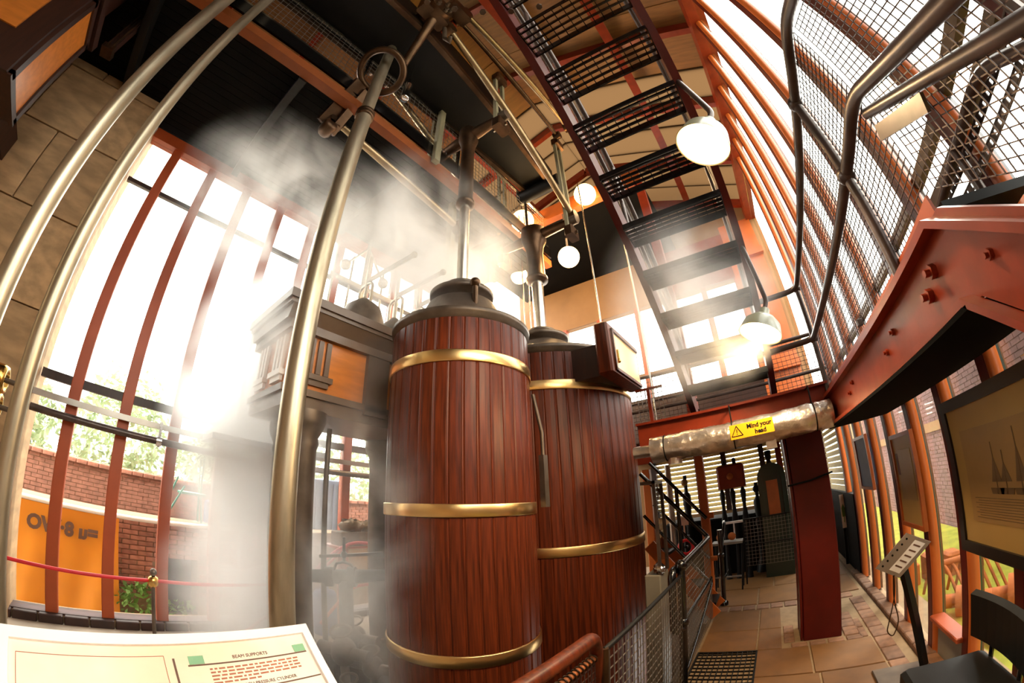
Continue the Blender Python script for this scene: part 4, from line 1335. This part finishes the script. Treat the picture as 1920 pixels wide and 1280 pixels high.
for (a0, b0, a1, b1) in ((.05, .07, .48, .07), (.05, .07, .05, .6), (.48, .07, .48, .6), (.12, .3, .36, .2), (.36, .2, .36, .55), (.12, .3, .12, .55), (.2, .55, .2, .3), (.3, .24, .3, .55), (.38, .2, .44, .2), (.44, .2, .44, .5)):
    p, q = O + U * a0 + D * b0, O + U * a1 + D * b1
    mbx.obar(p, q, .002, .0016, Nn)
part(ip, 'line_drawing', mbx, 'inkred', True)
tR = frame_rot(U, -D)
for body, a, b, s_ in (('BEAM SUPPORTS', .765, .090, .017), ('HIGH PRESSURE CYLINDER', .80, .192, .016)):
    text(body, s_, 'ink', O + U * a + D * b + Nn * .0008, tR, ip)

# ---------------- reading stand, stool, framed pictures
sd = thing('reading_stand', 'aluminium reading lectern on a slanting black post beside the orange mullions', 'stand', (.8, 2.8, 0))
HO, HU, HD = Vector((.83, 2.62, .965)), Vector((.13, -.045, -.075)), Vector((-.19, .05, -.17))
hn = HU.cross(HD).normalized()
if hn.z < 0:
    hn = -hn
def hslab(a0, a1, b0, b1, t0, t1):
    vs = [HO + HU * a + HD * b + hn * t for t in (t0, t1) for a, b in ((a0, b0), (a1, b0), (a1, b1), (a0, b1))]
    return MB().add(vs, F6)
part(sd, 'head', hslab(0, 1, 0, 1, -.05, 0), 'blackpaint')
part(sd, 'face_plate', hslab(-.02, 1.02, -.02, 1.02, 0, .006), 'aluminium')
part(sd, 'card', hslab(.45, .88, .06, .92, .006, .008), 'white')
mbx = MB()
for r in range(5):
    mbx.add(hslab(.52, .8, .15 + .15 * r, .19 + .15 * r, .008, .009).v, F6)
part(sd, 'card_print', mbx, 'ink', True)
mbx = MB()
bolts(mbx, [HO + HU * .15 + HD * (.1 + .16 * i) + hn * .006 for i in range(6)], hn, .007, .004)
part(sd, 'button', mbx, 'black')
part(sd, 'post', MB().obar((.80, 2.66, .78), (1.0, 2.83, .02), .035, .055), 'iron')
part(sd, 'base_plate', MB().bbox(.66, 1.02, 2.45, 2.92, 0, .018, .006), 'castgrey')
part(sd, 'cable', MB().tube([(.73, 2.62, .74), (.725, 2.62, .6), (.76, 2.62, .45), (.72, 2.62, .36), (.68, 2.62, .40), (.71, 2.62, .52), (.735, 2.62, .62), (.735, 2.62, .74)], .004, 6, bend=.06), 'browniron')

ch = thing('waiting_chair', 'black vinyl chair beside the reading lectern', 'chair', (.82, 1.75, 0))
part(ch, 'seat', MB().bbox(.58, 1.0, 1.52, 1.98, .41, .475, .02), 'vinyl')
mbx = MB()
n_ = 8
vs, fs = [], []
for i in range(n_ + 1):
    y = 1.50 + .52 * i / n_
    bow = .03 * (1 - (2 * i / n_ - 1) ** 2)
    for (dx, z) in ((0, .53), (0, .73), (.03, .745), (.03, .515)):
        vs.append((.945 + bow + dx, y, z + .0))
for i in range(n_):
    for kk in range(4):
        fs.append((i * 4 + kk, i * 4 + (kk + 1) % 4, i * 4 + 4 + (kk + 1) % 4, i * 4 + 4 + kk))
fs += [(0, 1, 2, 3), tuple(n_ * 4 + i for i in range(4))]
part(ch, 'backrest', MB().add(vs, fs), 'vinyl')
for x in (.62, .97):
    for y in (1.56, 1.94):
        part(ch, 'leg', MB().tube([(x, y, 0), (x, y, .42)], .012, 8), 'blackpaint')
part(ch, 'back_support', MB().tube([(.98, 1.62, .42), (1.0, 1.62, .66)], .012, 8).tube([(.98, 1.88, .42), (1.0, 1.88, .66)], .012, 8), 'blackpaint')

def picture(name, label, x, y0, y1, z0, z1, w, fm_, kind, group=None):
    root = thing(name, label, 'picture', (x, (y0 + y1) / 2, z0), group)
    d = .03
    part(root, 'frame', MB().box(x, x + d, y0, y1, z0, z0 + w).box(x, x + d, y0, y1, z1 - w, z1).box(x, x + d, y0, y0 + w, z0 + w, z1 - w).box(x, x + d, y1 - w, y1, z0 + w, z1 - w), fm_)
    part(root, 'mount', MB().box(x + .012, x + .026, y0 + w, y1 - w, z0 + w, z1 - w), 'mount' if kind != 'grey' else 'bluegrey')
    if kind == 'ships':
        a, b, c, e = y0 + .16, y1 - .16, z0 + .16, z1 - .16
        part(root, 'print', MB().box(x + .009, x + .012, a, b, c, e), 'sepia')
        mb = MB()
        for yy, h in ((a + .06, .36), (a + .17, .26), (a + .30, .32), (a + .42, .22), (a + .50, .27)):
            if yy + .05 > b:
                continue
            zb = c + .13
            mb.box(x + .007, x + .009, yy - .003, yy + .003, zb, zb + h * .8)
            mb.prism([(yy - .05, zb), (yy + .05, zb), (yy + .06, zb + .025), (yy - .06, zb + .025)], 'x', x + .007, x + .009)
            mb.prism([(yy - .045, zb + .05), (yy + .04, zb + .05), (yy, zb + h * .6)], 'x', x + .0078, x + .009)
        for i in range(9):
            mb.box(x + .008, x + .009, a + .03 + .02 * (i % 3), b - .05 - .03 * (i % 2), c + .02 + .011 * i, c + .023 + .011 * i)
        part(root, 'ship_drawing', mb, 'sepiadark', True)
    if kind == 'text':
        part(root, 'print', MB().box(x + .009, x + .012, y0 + .09, y1 - .09, z0 + .2, z1 - .12), 'sepia')
        part(root, 'caption', MB().box(x + .008, x + .012, y1 - .12, y1 - .07, z1 - .3, z1 - .14), 'darkred')
    return root
picture('framed_print', 'large black-framed sepia print of sailing ships above the black chair', 1.02, 1.16, 2.26, .88, 1.62, .055, 'frameblk', 'ships')
picture('framed_print', 'brown-framed tan print between the mullions behind the reading lectern', 1.06, 2.92, 3.42, .88, 1.56, .03, 'frameora', 'text')
picture('framed_print', 'narrow orange-framed grey print hung past the tan print along the walkway glazing', 1.06, 4.2, 4.72, 1.12, 1.66, .03, 'frameora', 'grey')
po = thing('poster', 'small cream poster with a green tree beyond the dark red box column', 'poster', (1.08, 6.2, 0))
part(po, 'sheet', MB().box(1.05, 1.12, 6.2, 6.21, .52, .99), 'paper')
part(po, 'stake', MB().box(1.06, 1.10, 6.22, 6.25, 0, .95), 'iron')
part(po, 'tree_drawing', MB().prism([(1.065, .68), (1.105, .68), (1.108, .8), (1.085, .86), (1.062, .8)], 'y', 6.195, 6.2).box(1.08, 1.09, 6.195, 6.2, .6, .69), 'leaf')

# ---------------- machinery hall beyond the walkway
bo = thing('vertical_boiler', 'dark green round-topped engine case with an orange panel, in front of the louvres', 'boiler', (.1, 6.35, 0))
pf = [(-.10, .0), (.32, .0), (.32, 1.45)] + [(.11 + .21 * math.cos(a * PI / 10), 1.45 + .2 * math.sin(a * PI / 10)) for a in range(1, 10)] + [(-.10, 1.45)]
part(bo, 'case', MB().prism(pf, 'y', 6.2, 6.6), 'darkgreen')
part(bo, 'trim', MB().box(-.07, -.03, 6.17, 6.2, .4, 1.45).box(.25, .29, 6.17, 6.2, .4, 1.45).box(-.07, .29, 6.17, 6.2, 1.45, 1.49), 'darkgreen')
part(bo, 'panel', MB().box(.02, .19, 6.185, 6.2, .9, 1.4), 'frameora')
part(bo, 'finial', MB().lathe([(.05, 1.64), (.03, 1.68), (.05, 1.74), (.05, 1.84), (.0005, 1.84)], (.11, 6.4, 0), 14), 'iron')
rt = thing('red_tank', 'dark red header tank on iron legs beside the green engine case', 'tank', (-.48, 6.4, 0))
part(rt, 'tank', MB().bbox(-.70, -.28, 6.25, 6.5, 1.38, 1.74, .03), 'red')
part(rt, 'emblem', MB().lathe([(.0005, 6.24), (.05, 6.24), (.05, 6.25)], (-.50, 0, 1.56), 14, 'y'), 'rust')
part(rt, 'gauge', MB().lathe([(.03, 1.74), (.03, 1.82), (.0005, 1.84)], (-.42, 6.38, 0), 12).lathe([(.02, 1.74), (.02, 1.80), (.0005, 1.82)], (-.58, 6.38, 0), 12), 'iron')
for x in (-.66, -.50, -.34):
    part(rt, 'leg', MB().lathe([(.05, .0), (.04, .1), (.025, .6), (.05, .9), (.025, 1.1), (.045, 1.3), (.02, 1.38)], (x, 6.38, 0), 12), 'iron')
for x, h, lab in ((-1.28, 1.7, 'black hand pump with a pale round head against the louvres'), (-.14, 1.4, 'slim black pump standing between the red tank and the green engine case')):
    t = thing('hand_pump', lab, 'pump', (x, 6.7, 0))
    part(t, 'body', MB().lathe([(.12, 0), (.1, .1), (.06, .2), (.05, h * .5), (.08, h * .55), (.05, h * .62), (.07, h * .72), (.07, h * .8), (.03, h * .84), (.03, h), (.0005, h)], (x, 6.7, 0), 16), 'iron')
    part(t, 'head', MB().ball((x + .0, 6.62, h * .93), .06, 12, 8), 'mount' if x < -1 else 'iron')
cp = tag(build('drain_pipe', MB().tube([(-1.5, 6.45, -.03), (-1.5, 6.45, 1.9)], .05, 14), 'aluminium'), 'silver vertical pipe behind the small black stair', 'pipe')
bar = thing('mesh_barrier', 'grey mesh barrier panel in front of the green engine case', 'barrier', (-.02, 5.95, 0))
part(bar, 'frame', MB().box(-.38, -.36, 5.94, 5.96, -.012, .93).box(.31, .33, 5.94, 5.96, -.012, .93).box(-.38, .33, 5.94, 5.96, .91, .93).box(-.38, .33, 5.94, 5.96, .55, .565), 'iron')
part(bar, 'wire_mesh', MB().mesh((-.37, 5.95, .26), (.69, 0, 0), (0, 0, .66), 14, 13, .0022), 'wire', True)
tb = thing('gauge_table', 'black trestle with a pair of copper gauges under a pale board', 'table', (-.6, 5.8, 0))
for x in (-.78, -.42):
    part(tb, 'leg', MB().tube([(x, 5.68, -.01), (x + .03, 5.72, .66)], .012, 8).tube([(x, 5.9, -.01), (x + .03, 5.88, .66)], .012, 8), 'iron')
part(tb, 'top', MB().box(-.80, -.38, 5.66, 5.92, .64, .67).box(-.78, -.42, 5.68, 5.70, .18, .2), 'grey')
part(tb, 'board', MB().box(-.60, -.36, 5.84, 5.88, .90, .93).box(-.5, -.48, 5.85, 5.87, .66, .9), 'white')
for x in (-.68, -.52):
    part(tb, 'gauge', MB().lathe([(.0005, 5.70), (.05, 5.70), (.055, 5.73), (.05, 5.76), (.0005, 5.76)], (x, 0, .74), 16, 'y'), 'rust')
bp = thing('barrier_post', 'gloss black post with a short rail, just past the slim orange post', 'post', (-.58, 4.98, 0))
part(bp, 'post', MB().tube([(-.60, 5.02, -.02), (-.60, 5.02, .93)], .03, 12).lathe([(.055, -.02), (.055, .04), (.03, .06)], (-.60, 5.02, 0), 14).ball((-.60, 5.02, .62), .042, 12, 8), 'blackpaint')
part(bp, 'rail', MB().tube([(-.60, 5.02, .62), (-.58, 5.4, .95), (-.62, 5.8, .95)], .018, 10).tube([(-.60, 5.02, .3), (-.58, 5.5, .32)], .014, 8), 'blackpaint')
bench = tag(build('machine_bench', MB().bbox(-1.7, .35, 6.75, 7.6, -.02, .92, .03), 'black'), 'long black bench of machinery under the louvres', 'bench')
rv = thing('red_valve', 'small red valve wheel among the pipes beside the small black stair', 'valve', (-1.1, 5.4, .6))
part(rv, 'wheel', MB().torus((-1.08, 5.3, .72), .09, .022, (.3, -1, .2), 18, 8), 'rope')
part(rv, 'stem', MB().tube([(-1.08, 5.3, .72), (-1.1, 5.5, .70)], .02, 8).tube([(-1.1, 5.5, -.03), (-1.1, 5.5, .85)], .04, 10), 'iron')
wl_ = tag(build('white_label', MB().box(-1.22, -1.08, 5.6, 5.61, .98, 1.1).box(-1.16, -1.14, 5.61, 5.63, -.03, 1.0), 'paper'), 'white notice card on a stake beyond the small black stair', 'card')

# ---------------- valve gear in the pit, left of the slim cylinder
vg = thing('valve_gear', 'oily pipe manifold with an arched yoke and lever, left of the slimmer cylinder', 'valve gear', (-3.4, 2.1, -1.2))
part(vg, 'main_pipe', MB().tube([(-3.72, 1.75, .73), (-3.45, 2.05, .75), (-3.1, 2.45, .80)], [.06, .075, .05], 14).tube([(-3.55, 1.93, .74), (-3.5, 1.99, .745)], .095, 16).tube([(-3.40, 2.1, .755), (-3.35, 2.15, .76)], .1, 16), 'iron')
part(vg, 'yoke', MB().tube([(-3.50, 1.98, .78), (-3.46, 2.0, .88), (-3.42, 2.05, .90), (-3.37, 2.11, .88), (-3.33, 2.15, .78)], .014, 8), 'railgrey')
part(vg, 'lever', MB().obar((-3.56, 1.87, .94), (-3.20, 2.36, 1.0), .02, .03).ball((-3.42, 2.06, .97), .035, 10, 8).tube([(-3.42, 2.06, .9), (-3.42, 2.06, 1.14)], .016, 8), 'railgrey')
part(vg, 'stand', MB().tube([(-3.42, 2.08, -1.2), (-3.42, 2.08, .72)], .07, 14).lathe([(.2, -.3), (.16, -.2), (.1, -.1), (.1, .1), (.16, .15), (.07, .25)], (-3.42, 2.08, 0), 18), 'iron')
for i, (x, y, z, r) in enumerate(((-3.2, 1.9, .1, .12), (-3.05, 2.1, -.05, .1), (-3.55, 1.7, -.15, .13), (-3.3, 1.6, -.3, .1), (-2.95, 1.8, -.2, .09), (-3.62, 2.3, .05, .11))):
    part(vg, 'valve_body', MB().ball((x, y, z), r, 16, 10, 1.2).tube([(x - .25, y - .1, z), (x + .25, y + .1, z)], r * .5, 12).tube([(x, y, -1.2), (x, y, z)], r * .35, 10).torus((x, y - .02, z + r * 1.7), r * .8, .012, (.2, -.3, 1), 18, 6), 'castgrey')
for (x, y) in ((-3.62, 1.95), (-3.1, 2.62)):
    t = tag(build('upright_pipe', MB().tube([(x, y, -1.2), (x, y, 2.2)], .028, 12), 'castgrey'), 'thin grey upright %s the arched yoke' % ('left of' if y < 2 else 'right of'), 'pipe')

# ---------------- red rope barrier on stanchions
def stanchion(label, x, y):
    t = thing('stanchion', label, 'stanchion', (x, y, -.12))
    part(t, 'post', MB().lathe([(.13, -.12), (.13, -.10), (.03, -.07), (.019, -.04), (.019, .50)], (x, y, 0), 16), 'castgrey')
    part(t, 'rope_ring', MB().lathe([(.02, .48), (.05, .5), (.055, .54), (.045, .575), (.02, .585)], (x, y, 0), 18), 'brass')
    part(t, 'knob', MB().ball((x, y, .62), .035, 14, 10), 'castgrey')
stanchion('ball-topped rope stanchion in front of the tall windows', -4.2, .43)
stanchion('rope stanchion hidden in the steam near the bronzed rod', -4.2, 2.0)
def rope(label, p, q, sag):
    p, q = Vector(p), Vector(q)
    pts = []
    for i in range(15):
        t = i / 14
        v = p.lerp(q, t)
        v.z -= sag * 4 * t * (1 - t)
        pts.append(v)
    return tag(build('barrier_rope', MB().tube(pts, .017, 10), 'rope'), label, 'rope')
rope('red barrier rope from the polished columns to the ball-topped stanchion', (-4.2, -1.35, .58), (-4.2, .40, .54), .02)
rope('red barrier rope running from the ball-topped stanchion into the steam', (-4.2, .46, .54), (-4.2, 1.97, .55), .015)
rope('red hose curving up past the arched yoke', (-4.2, 1.30, .02), (-4.2, 2.6, .98), .04)
tag(build('red_hose', MB().tube([(-4.2, 2.1, .62), (-4.2, 2.35, .86), (-4.2, 2.64, 1.0), (-4.2, 2.95, .97), (-4.2, 3.3, .88)], .02, 10, bend=.15), 'rope'), 'red hose arching high behind the arched yoke', 'hose')
tag(build('red_hose', MB().tube([(-4.0, 2.1, .12), (-4.0, 2.5, .5), (-4.0, 2.75, .52), (-4.0, 3.1, .42)], .018, 10, bend=.15), 'rope'), 'lower red hose looping beside the blue drum', 'hose')
tag(build('blue_drum', MB().lathe([(.13, -.12), (.14, -.1), (.14, .02), (.145, .03), (.14, .04), (.14, .36), (.12, .4), (.05, .41), (.05, .45), (.0005, .45)], (-4.35, 2.35, 0), 20), 'blue'), 'blue plastic drum under the red hose by the tall windows', 'drum')
rb = thing('rag_box', 'brown box heaped with crumpled rags on the tall-window ledge', 'box', (-4.5, 2.8, .9))
part(rb, 'box', MB().bbox(-4.68, -4.42, 2.62, 3.25, .92, 1.10, .01), 'cloth')
mbx = MB().ball((-4.55, 2.85, 1.16), .17, 18, 10, .5).ball((-4.55, 3.08, 1.15), .13, 16, 9, .6)
mbx.v = [(x + random.uniform(-.03, .03), y + random.uniform(-.03, .03), z + random.uniform(-.03, .03)) for x, y, z in mbx.v]
part(rb, 'rags', mbx, 'cloth')
part(rb, 'shelf', MB().box(-4.8, -4.38, 2.55, 3.4, .89, .92).box(-4.5, -4.46, 2.6, 2.64, -.12, .9).box(-4.5, -4.46, 3.3, 3.34, -.12, .9), 'mull')

# ---------------- in the left yard
bn = thing('yellow_banner', 'yellow vinyl banner with dark reversed lettering hung from a pale pole outside the windows', 'banner', (-6.5, -1.2, -.62))
vs, fs = [], []
NY, NZ = 40, 12
for i in range(NY + 1):
    for j in range(NZ + 1):
        y = -2.6 + 2.74 * i / NY
        t = j / NZ
        z = .82 - 1.42 * t
        vs.append((-6.5 + .06 * math.sin(5 * y + 2.2 * t) * t + .035 * math.sin(13 * y + 4 * t) * t, y + .05 * t * (1 if y > 0 else 0), z))
for i in range(NY):
    for j in range(NZ):
        a = i * (NZ + 1) + j
        fs.append((a, a + 1, a + NZ + 2, a + NZ + 1))
part(bn, 'sheet', MB().add(vs, fs, True), 'banner')
text('=u 8·WO', .25, 'ink', (-6.455, -.64, .56), frame_rot((0, 1, -.02), (0, 0, 1)), bn, mirror=True, extrude=.001, bold=.05)
part(bn, 'pole', MB().tube([(-6.52, -3.2, .86), (-6.52, .3, .85), (-6.54, 2.1, .87)], .035, 12), 'white')
part(bn, 'pole_stay', MB().tube([(-6.56, -3.0, -.62), (-6.56, -3.0, .86)], .02, 8).tube([(-6.58, 2.0, -.62), (-6.58, 2.0, .86)], .02, 8), 'white')
gc = thing('garden_chair', 'green tubular metal chair standing on the ledge outside the windows', 'chair', (-7.0, 1.1, .88))
for a, b in (((-7.0, .78, .88), (-7.0, 1.02, 1.55)), ((-6.75, .82, .88), (-6.75, 1.1, 1.42))):
    part(gc, 'leg', MB().tube([a, b], .016, 8), 'green')
part(gc, 'leg', MB().tube([(-6.8, 1.42, .88), (-6.82, 1.38, 1.35), (-6.9, 1.40, 1.9)], .016, 8).tube([(-7.1, 1.42, .88), (-7.1, 1.38, 1.9)], .016, 8), 'green')
part(gc, 'seat', MB().bbox(-7.15, -6.72, 1.05, 1.45, 1.3, 1.34, .01), 'green')
part(gc, 'back_rail', MB().tube([(-6.9, 1.40, 1.88), (-7.1, 1.39, 1.88)], .014, 8).tube([(-6.87, 1.4, 1.65), (-7.1, 1.39, 1.65)], .012, 8), 'green')
for i, (y0, y1, z1, lab) in enumerate(((1.95, 2.65, 2.1, 'pale blue-grey container outside, beside the green chair'), (2.75, 3.75, 1.95, 'wide blue-grey container outside, behind the bronzed rod'), (3.9, 4.7, 1.9, 'blue-grey container outside, seen past the slimmer cylinder'))):
    t = thing('storage_container', lab, 'container', (-8.0, (y0 + y1) / 2, .88))
    part(t, 'body', MB().bbox(-8.4, -7.7, y0, y1, .2, z1, .02), 'bluegrey')
    mb = MB()
    for k in range(6):
        yy = y0 + (y1 - y0) * (k + .5) / 6
        mb.box(-7.7, -7.68, yy - .03, yy + .03, .3, z1 - .08)
    part(t, 'rib', mb, 'bluegrey')
    part(t, 'plinth', MB().box(-8.4, -7.7, y0, y1, -.65, .2), 'brick')
tag(build('blue_tub', MB().bbox(-7.3, -7.0, 1.55, 1.9, .88, 1.25, .03), 'blue'), 'small blue tub on the ledge beside the green chair', 'tub')

# ---------------- rusty relics on the grass beyond the walkway glazing
rl = thing('rusty_radiator', 'rusty finned iron casting lying on the grass outside the walkway glazing', 'machine part', (2.0, 4.6, -.3))
for k in range(7):
    part(rl, 'fin', MB().tube([(1.75 + .09 * k, 5.0 - .02 * k, -.25), (1.78 + .09 * k, 4.85 - .02 * k, .12), (1.85 + .09 * k, 4.55, .16), (1.92 + .09 * k, 4.3, -.25)], .018, 8, bend=.12), 'rust')
part(rl, 'spine', MB().tube([(1.7, 4.62, .15), (2.4, 4.5, .17)], .035, 10), 'rust')
rp = thing('rusty_shaft', 'rusty flanged shaft lying on the grass in front of the finned casting', 'machine part', (2.0, 3.9, -.3))
part(rp, 'shaft', MB().tube([(1.75, 4.35, -.16), (2.5, 3.85, -.12)], .07, 14), 'rust')
part(rp, 'flange', MB().tube([(1.85, 4.28, -.16), (1.9, 4.25, -.16)], .15, 18).tube([(2.28, 4.0, -.13), (2.34, 3.96, -.13)], .17, 18), 'rust')
for (x, y, R, lab) in ((1.95, 3.5, .15, 'pale rusty iron ring close under the walkway glazing'), (2.35, 3.35, .17, 'larger pale rusty ring beside the blue tarpaulin')):
    t = thing('rusty_ring', lab, 'ring', (x, y, -.3))
    part(t, 'ring', MB().torus((x, y, -.2), R, .055, (.2, -.35, 1), 26, 10), 'rust')
    part(t, 'hub', MB().tube([(x, y, -.3), (x, y, -.15)], .05, 12), 'rust')
rk = thing('rusty_bracket', 'row of rusty iron brackets at the foot of the outside wall', 'machine part', (2.2, 5.6, -.3))
for k in range(4):
    part(rk, 'bracket', MB().bbox(1.7 + .3 * k, 1.9 + .3 * k, 5.5, 5.8, -.3, -.02 + .05 * (k % 2), .03), 'rust')
tp_ = tag(build('tarpaulin', MB().bbox(2.5, 3.2, 2.75, 3.45, -.3, .28, .08), 'bluegrey'), 'pale blue tarpaulin-covered crate on the grass', 'crate')
wp = tag(build('white_pipe', MB().tube([(2.3, 3.05, -.1), (2.55, 2.9, .0)], .035, 12).tube([(2.3, 3.05, -.32), (2.3, 3.05, -.1)], .03, 10), 'white'), 'short white pipe end in front of the pale blue crate', 'pipe')


# ================================================================== STEAM
def steam(name, label, c, s, dens, seed, scale=1.6, thr=.42, pw=1.2, aniso=.25):
    me = MB().lathe([(max(1e-4, math.sin(PI * i / 8)), -math.cos(PI * i / 8)) for i in range(9)], (0, 0, 0), 14).data(name)
    m = bpy.data.materials.new(name)
    m.use_nodes = True
    N, L = m.node_tree.nodes, m.node_tree.links
    N.remove(N['Principled BSDF'])
    v = N.new('ShaderNodeVolumeScatter')
    v.inputs['Color'].default_value = (1.0, .995, .985, 1)
    v.inputs['Anisotropy'].default_value = aniso
    t = N.new('ShaderNodeTexCoord')
    ln = N.new('ShaderNodeVectorMath')
    ln.operation = 'LENGTH'
    L.new(t.outputs['Object'], ln.inputs[0])
    fo = N.new('ShaderNodeMapRange')
    fo.interpolation_type = 'SMOOTHSTEP'
    fo.inputs[1].default_value = 1.0
    fo.inputs[2].default_value = .1
    L.new(ln.outputs['Value'], fo.inputs[0])
    mp = N.new('ShaderNodeMapping')
    mp.inputs['Scale'].default_value = s
    mp.inputs['Location'].default_value = (seed, seed * 1.7, seed * .6)
    L.new(t.outputs['Object'], mp.inputs[0])
    n = N.new('ShaderNodeTexNoise')
    n.inputs['Scale'].default_value = scale
    n.inputs['Detail'].default_value = 4
    n.inputs['Distortion'].default_value = .6
    L.new(mp.outputs[0], n.inputs['Vector'])
    mr = N.new('ShaderNodeMapRange')
    mr.inputs[1].default_value = thr
    mr.inputs[2].default_value = thr + .28
    L.new(n.outputs['Fac'], mr.inputs[0])
    mu = N.new('ShaderNodeMath')
    mu.operation = 'MULTIPLY'
    L.new(fo.outputs[0], mu.inputs[0])
    L.new(mr.outputs[0], mu.inputs[1])
    mu2 = N.new('ShaderNodeMath')
    mu2.operation = 'MULTIPLY'
    mu2.inputs[1].default_value = dens
    L.new(mu.outputs[0], mu2.inputs[0])
    L.new(mu2.outputs[0], v.inputs['Density'])
    L.new(v.outputs[0], N['Material Output'].inputs['Volume'])
    o = link(name, me, m)
    o.location = c
    o.scale = s
    tag(o, label, 'steam', None, 'stuff')
    return o
steam('steam', 'thick white steam rising from the pit before the tall windows', (-3.9, 1.35, .75), (.8, 1.05, 1.8), 4.5, 1.3, 1.3, .28, 1.2, .6)
steam('steam', 'bright steam glowing before the windows beside the oak entablature', (-4.15, 1.3, 2.4), (.65, 1.1, 1.7), 8.0, 4.1, 1.2, .28, 1.2, .6)
steam('steam', 'drifting steam plume under the dark gallery', (-3.4, .9, 4.2), (.95, 1.35, 1.25), 5.5, 7.7, 1.7, .44)
steam('steam', 'steam veil above the cylinder heads', (-2.85, 2.5, 4.15), (1.2, 1.7, 1.2), 5.0, 2.9, 1.5, .38)
steam('steam', 'thin steam drifting across the foot of the open stair', (-.25, 2.9, 2.85), (.8, 1.0, .8), 5.5, 5.5, 1.9, .41)
steam('steam', 'steam licking the window-side flank of the slimmer cylinder', (-2.4, 1.6, .9), (.62, .55, 2.0), 4.2, 9.2, 1.7, .39, 1.2, .5)
steam('steam', 'wisps of steam curling round the front corner of the entablature', (-3.1, 1.0, 2.4), (.45, .55, 1.1), 6.0, 12.4, 1.7, .40, 1.2, .55)
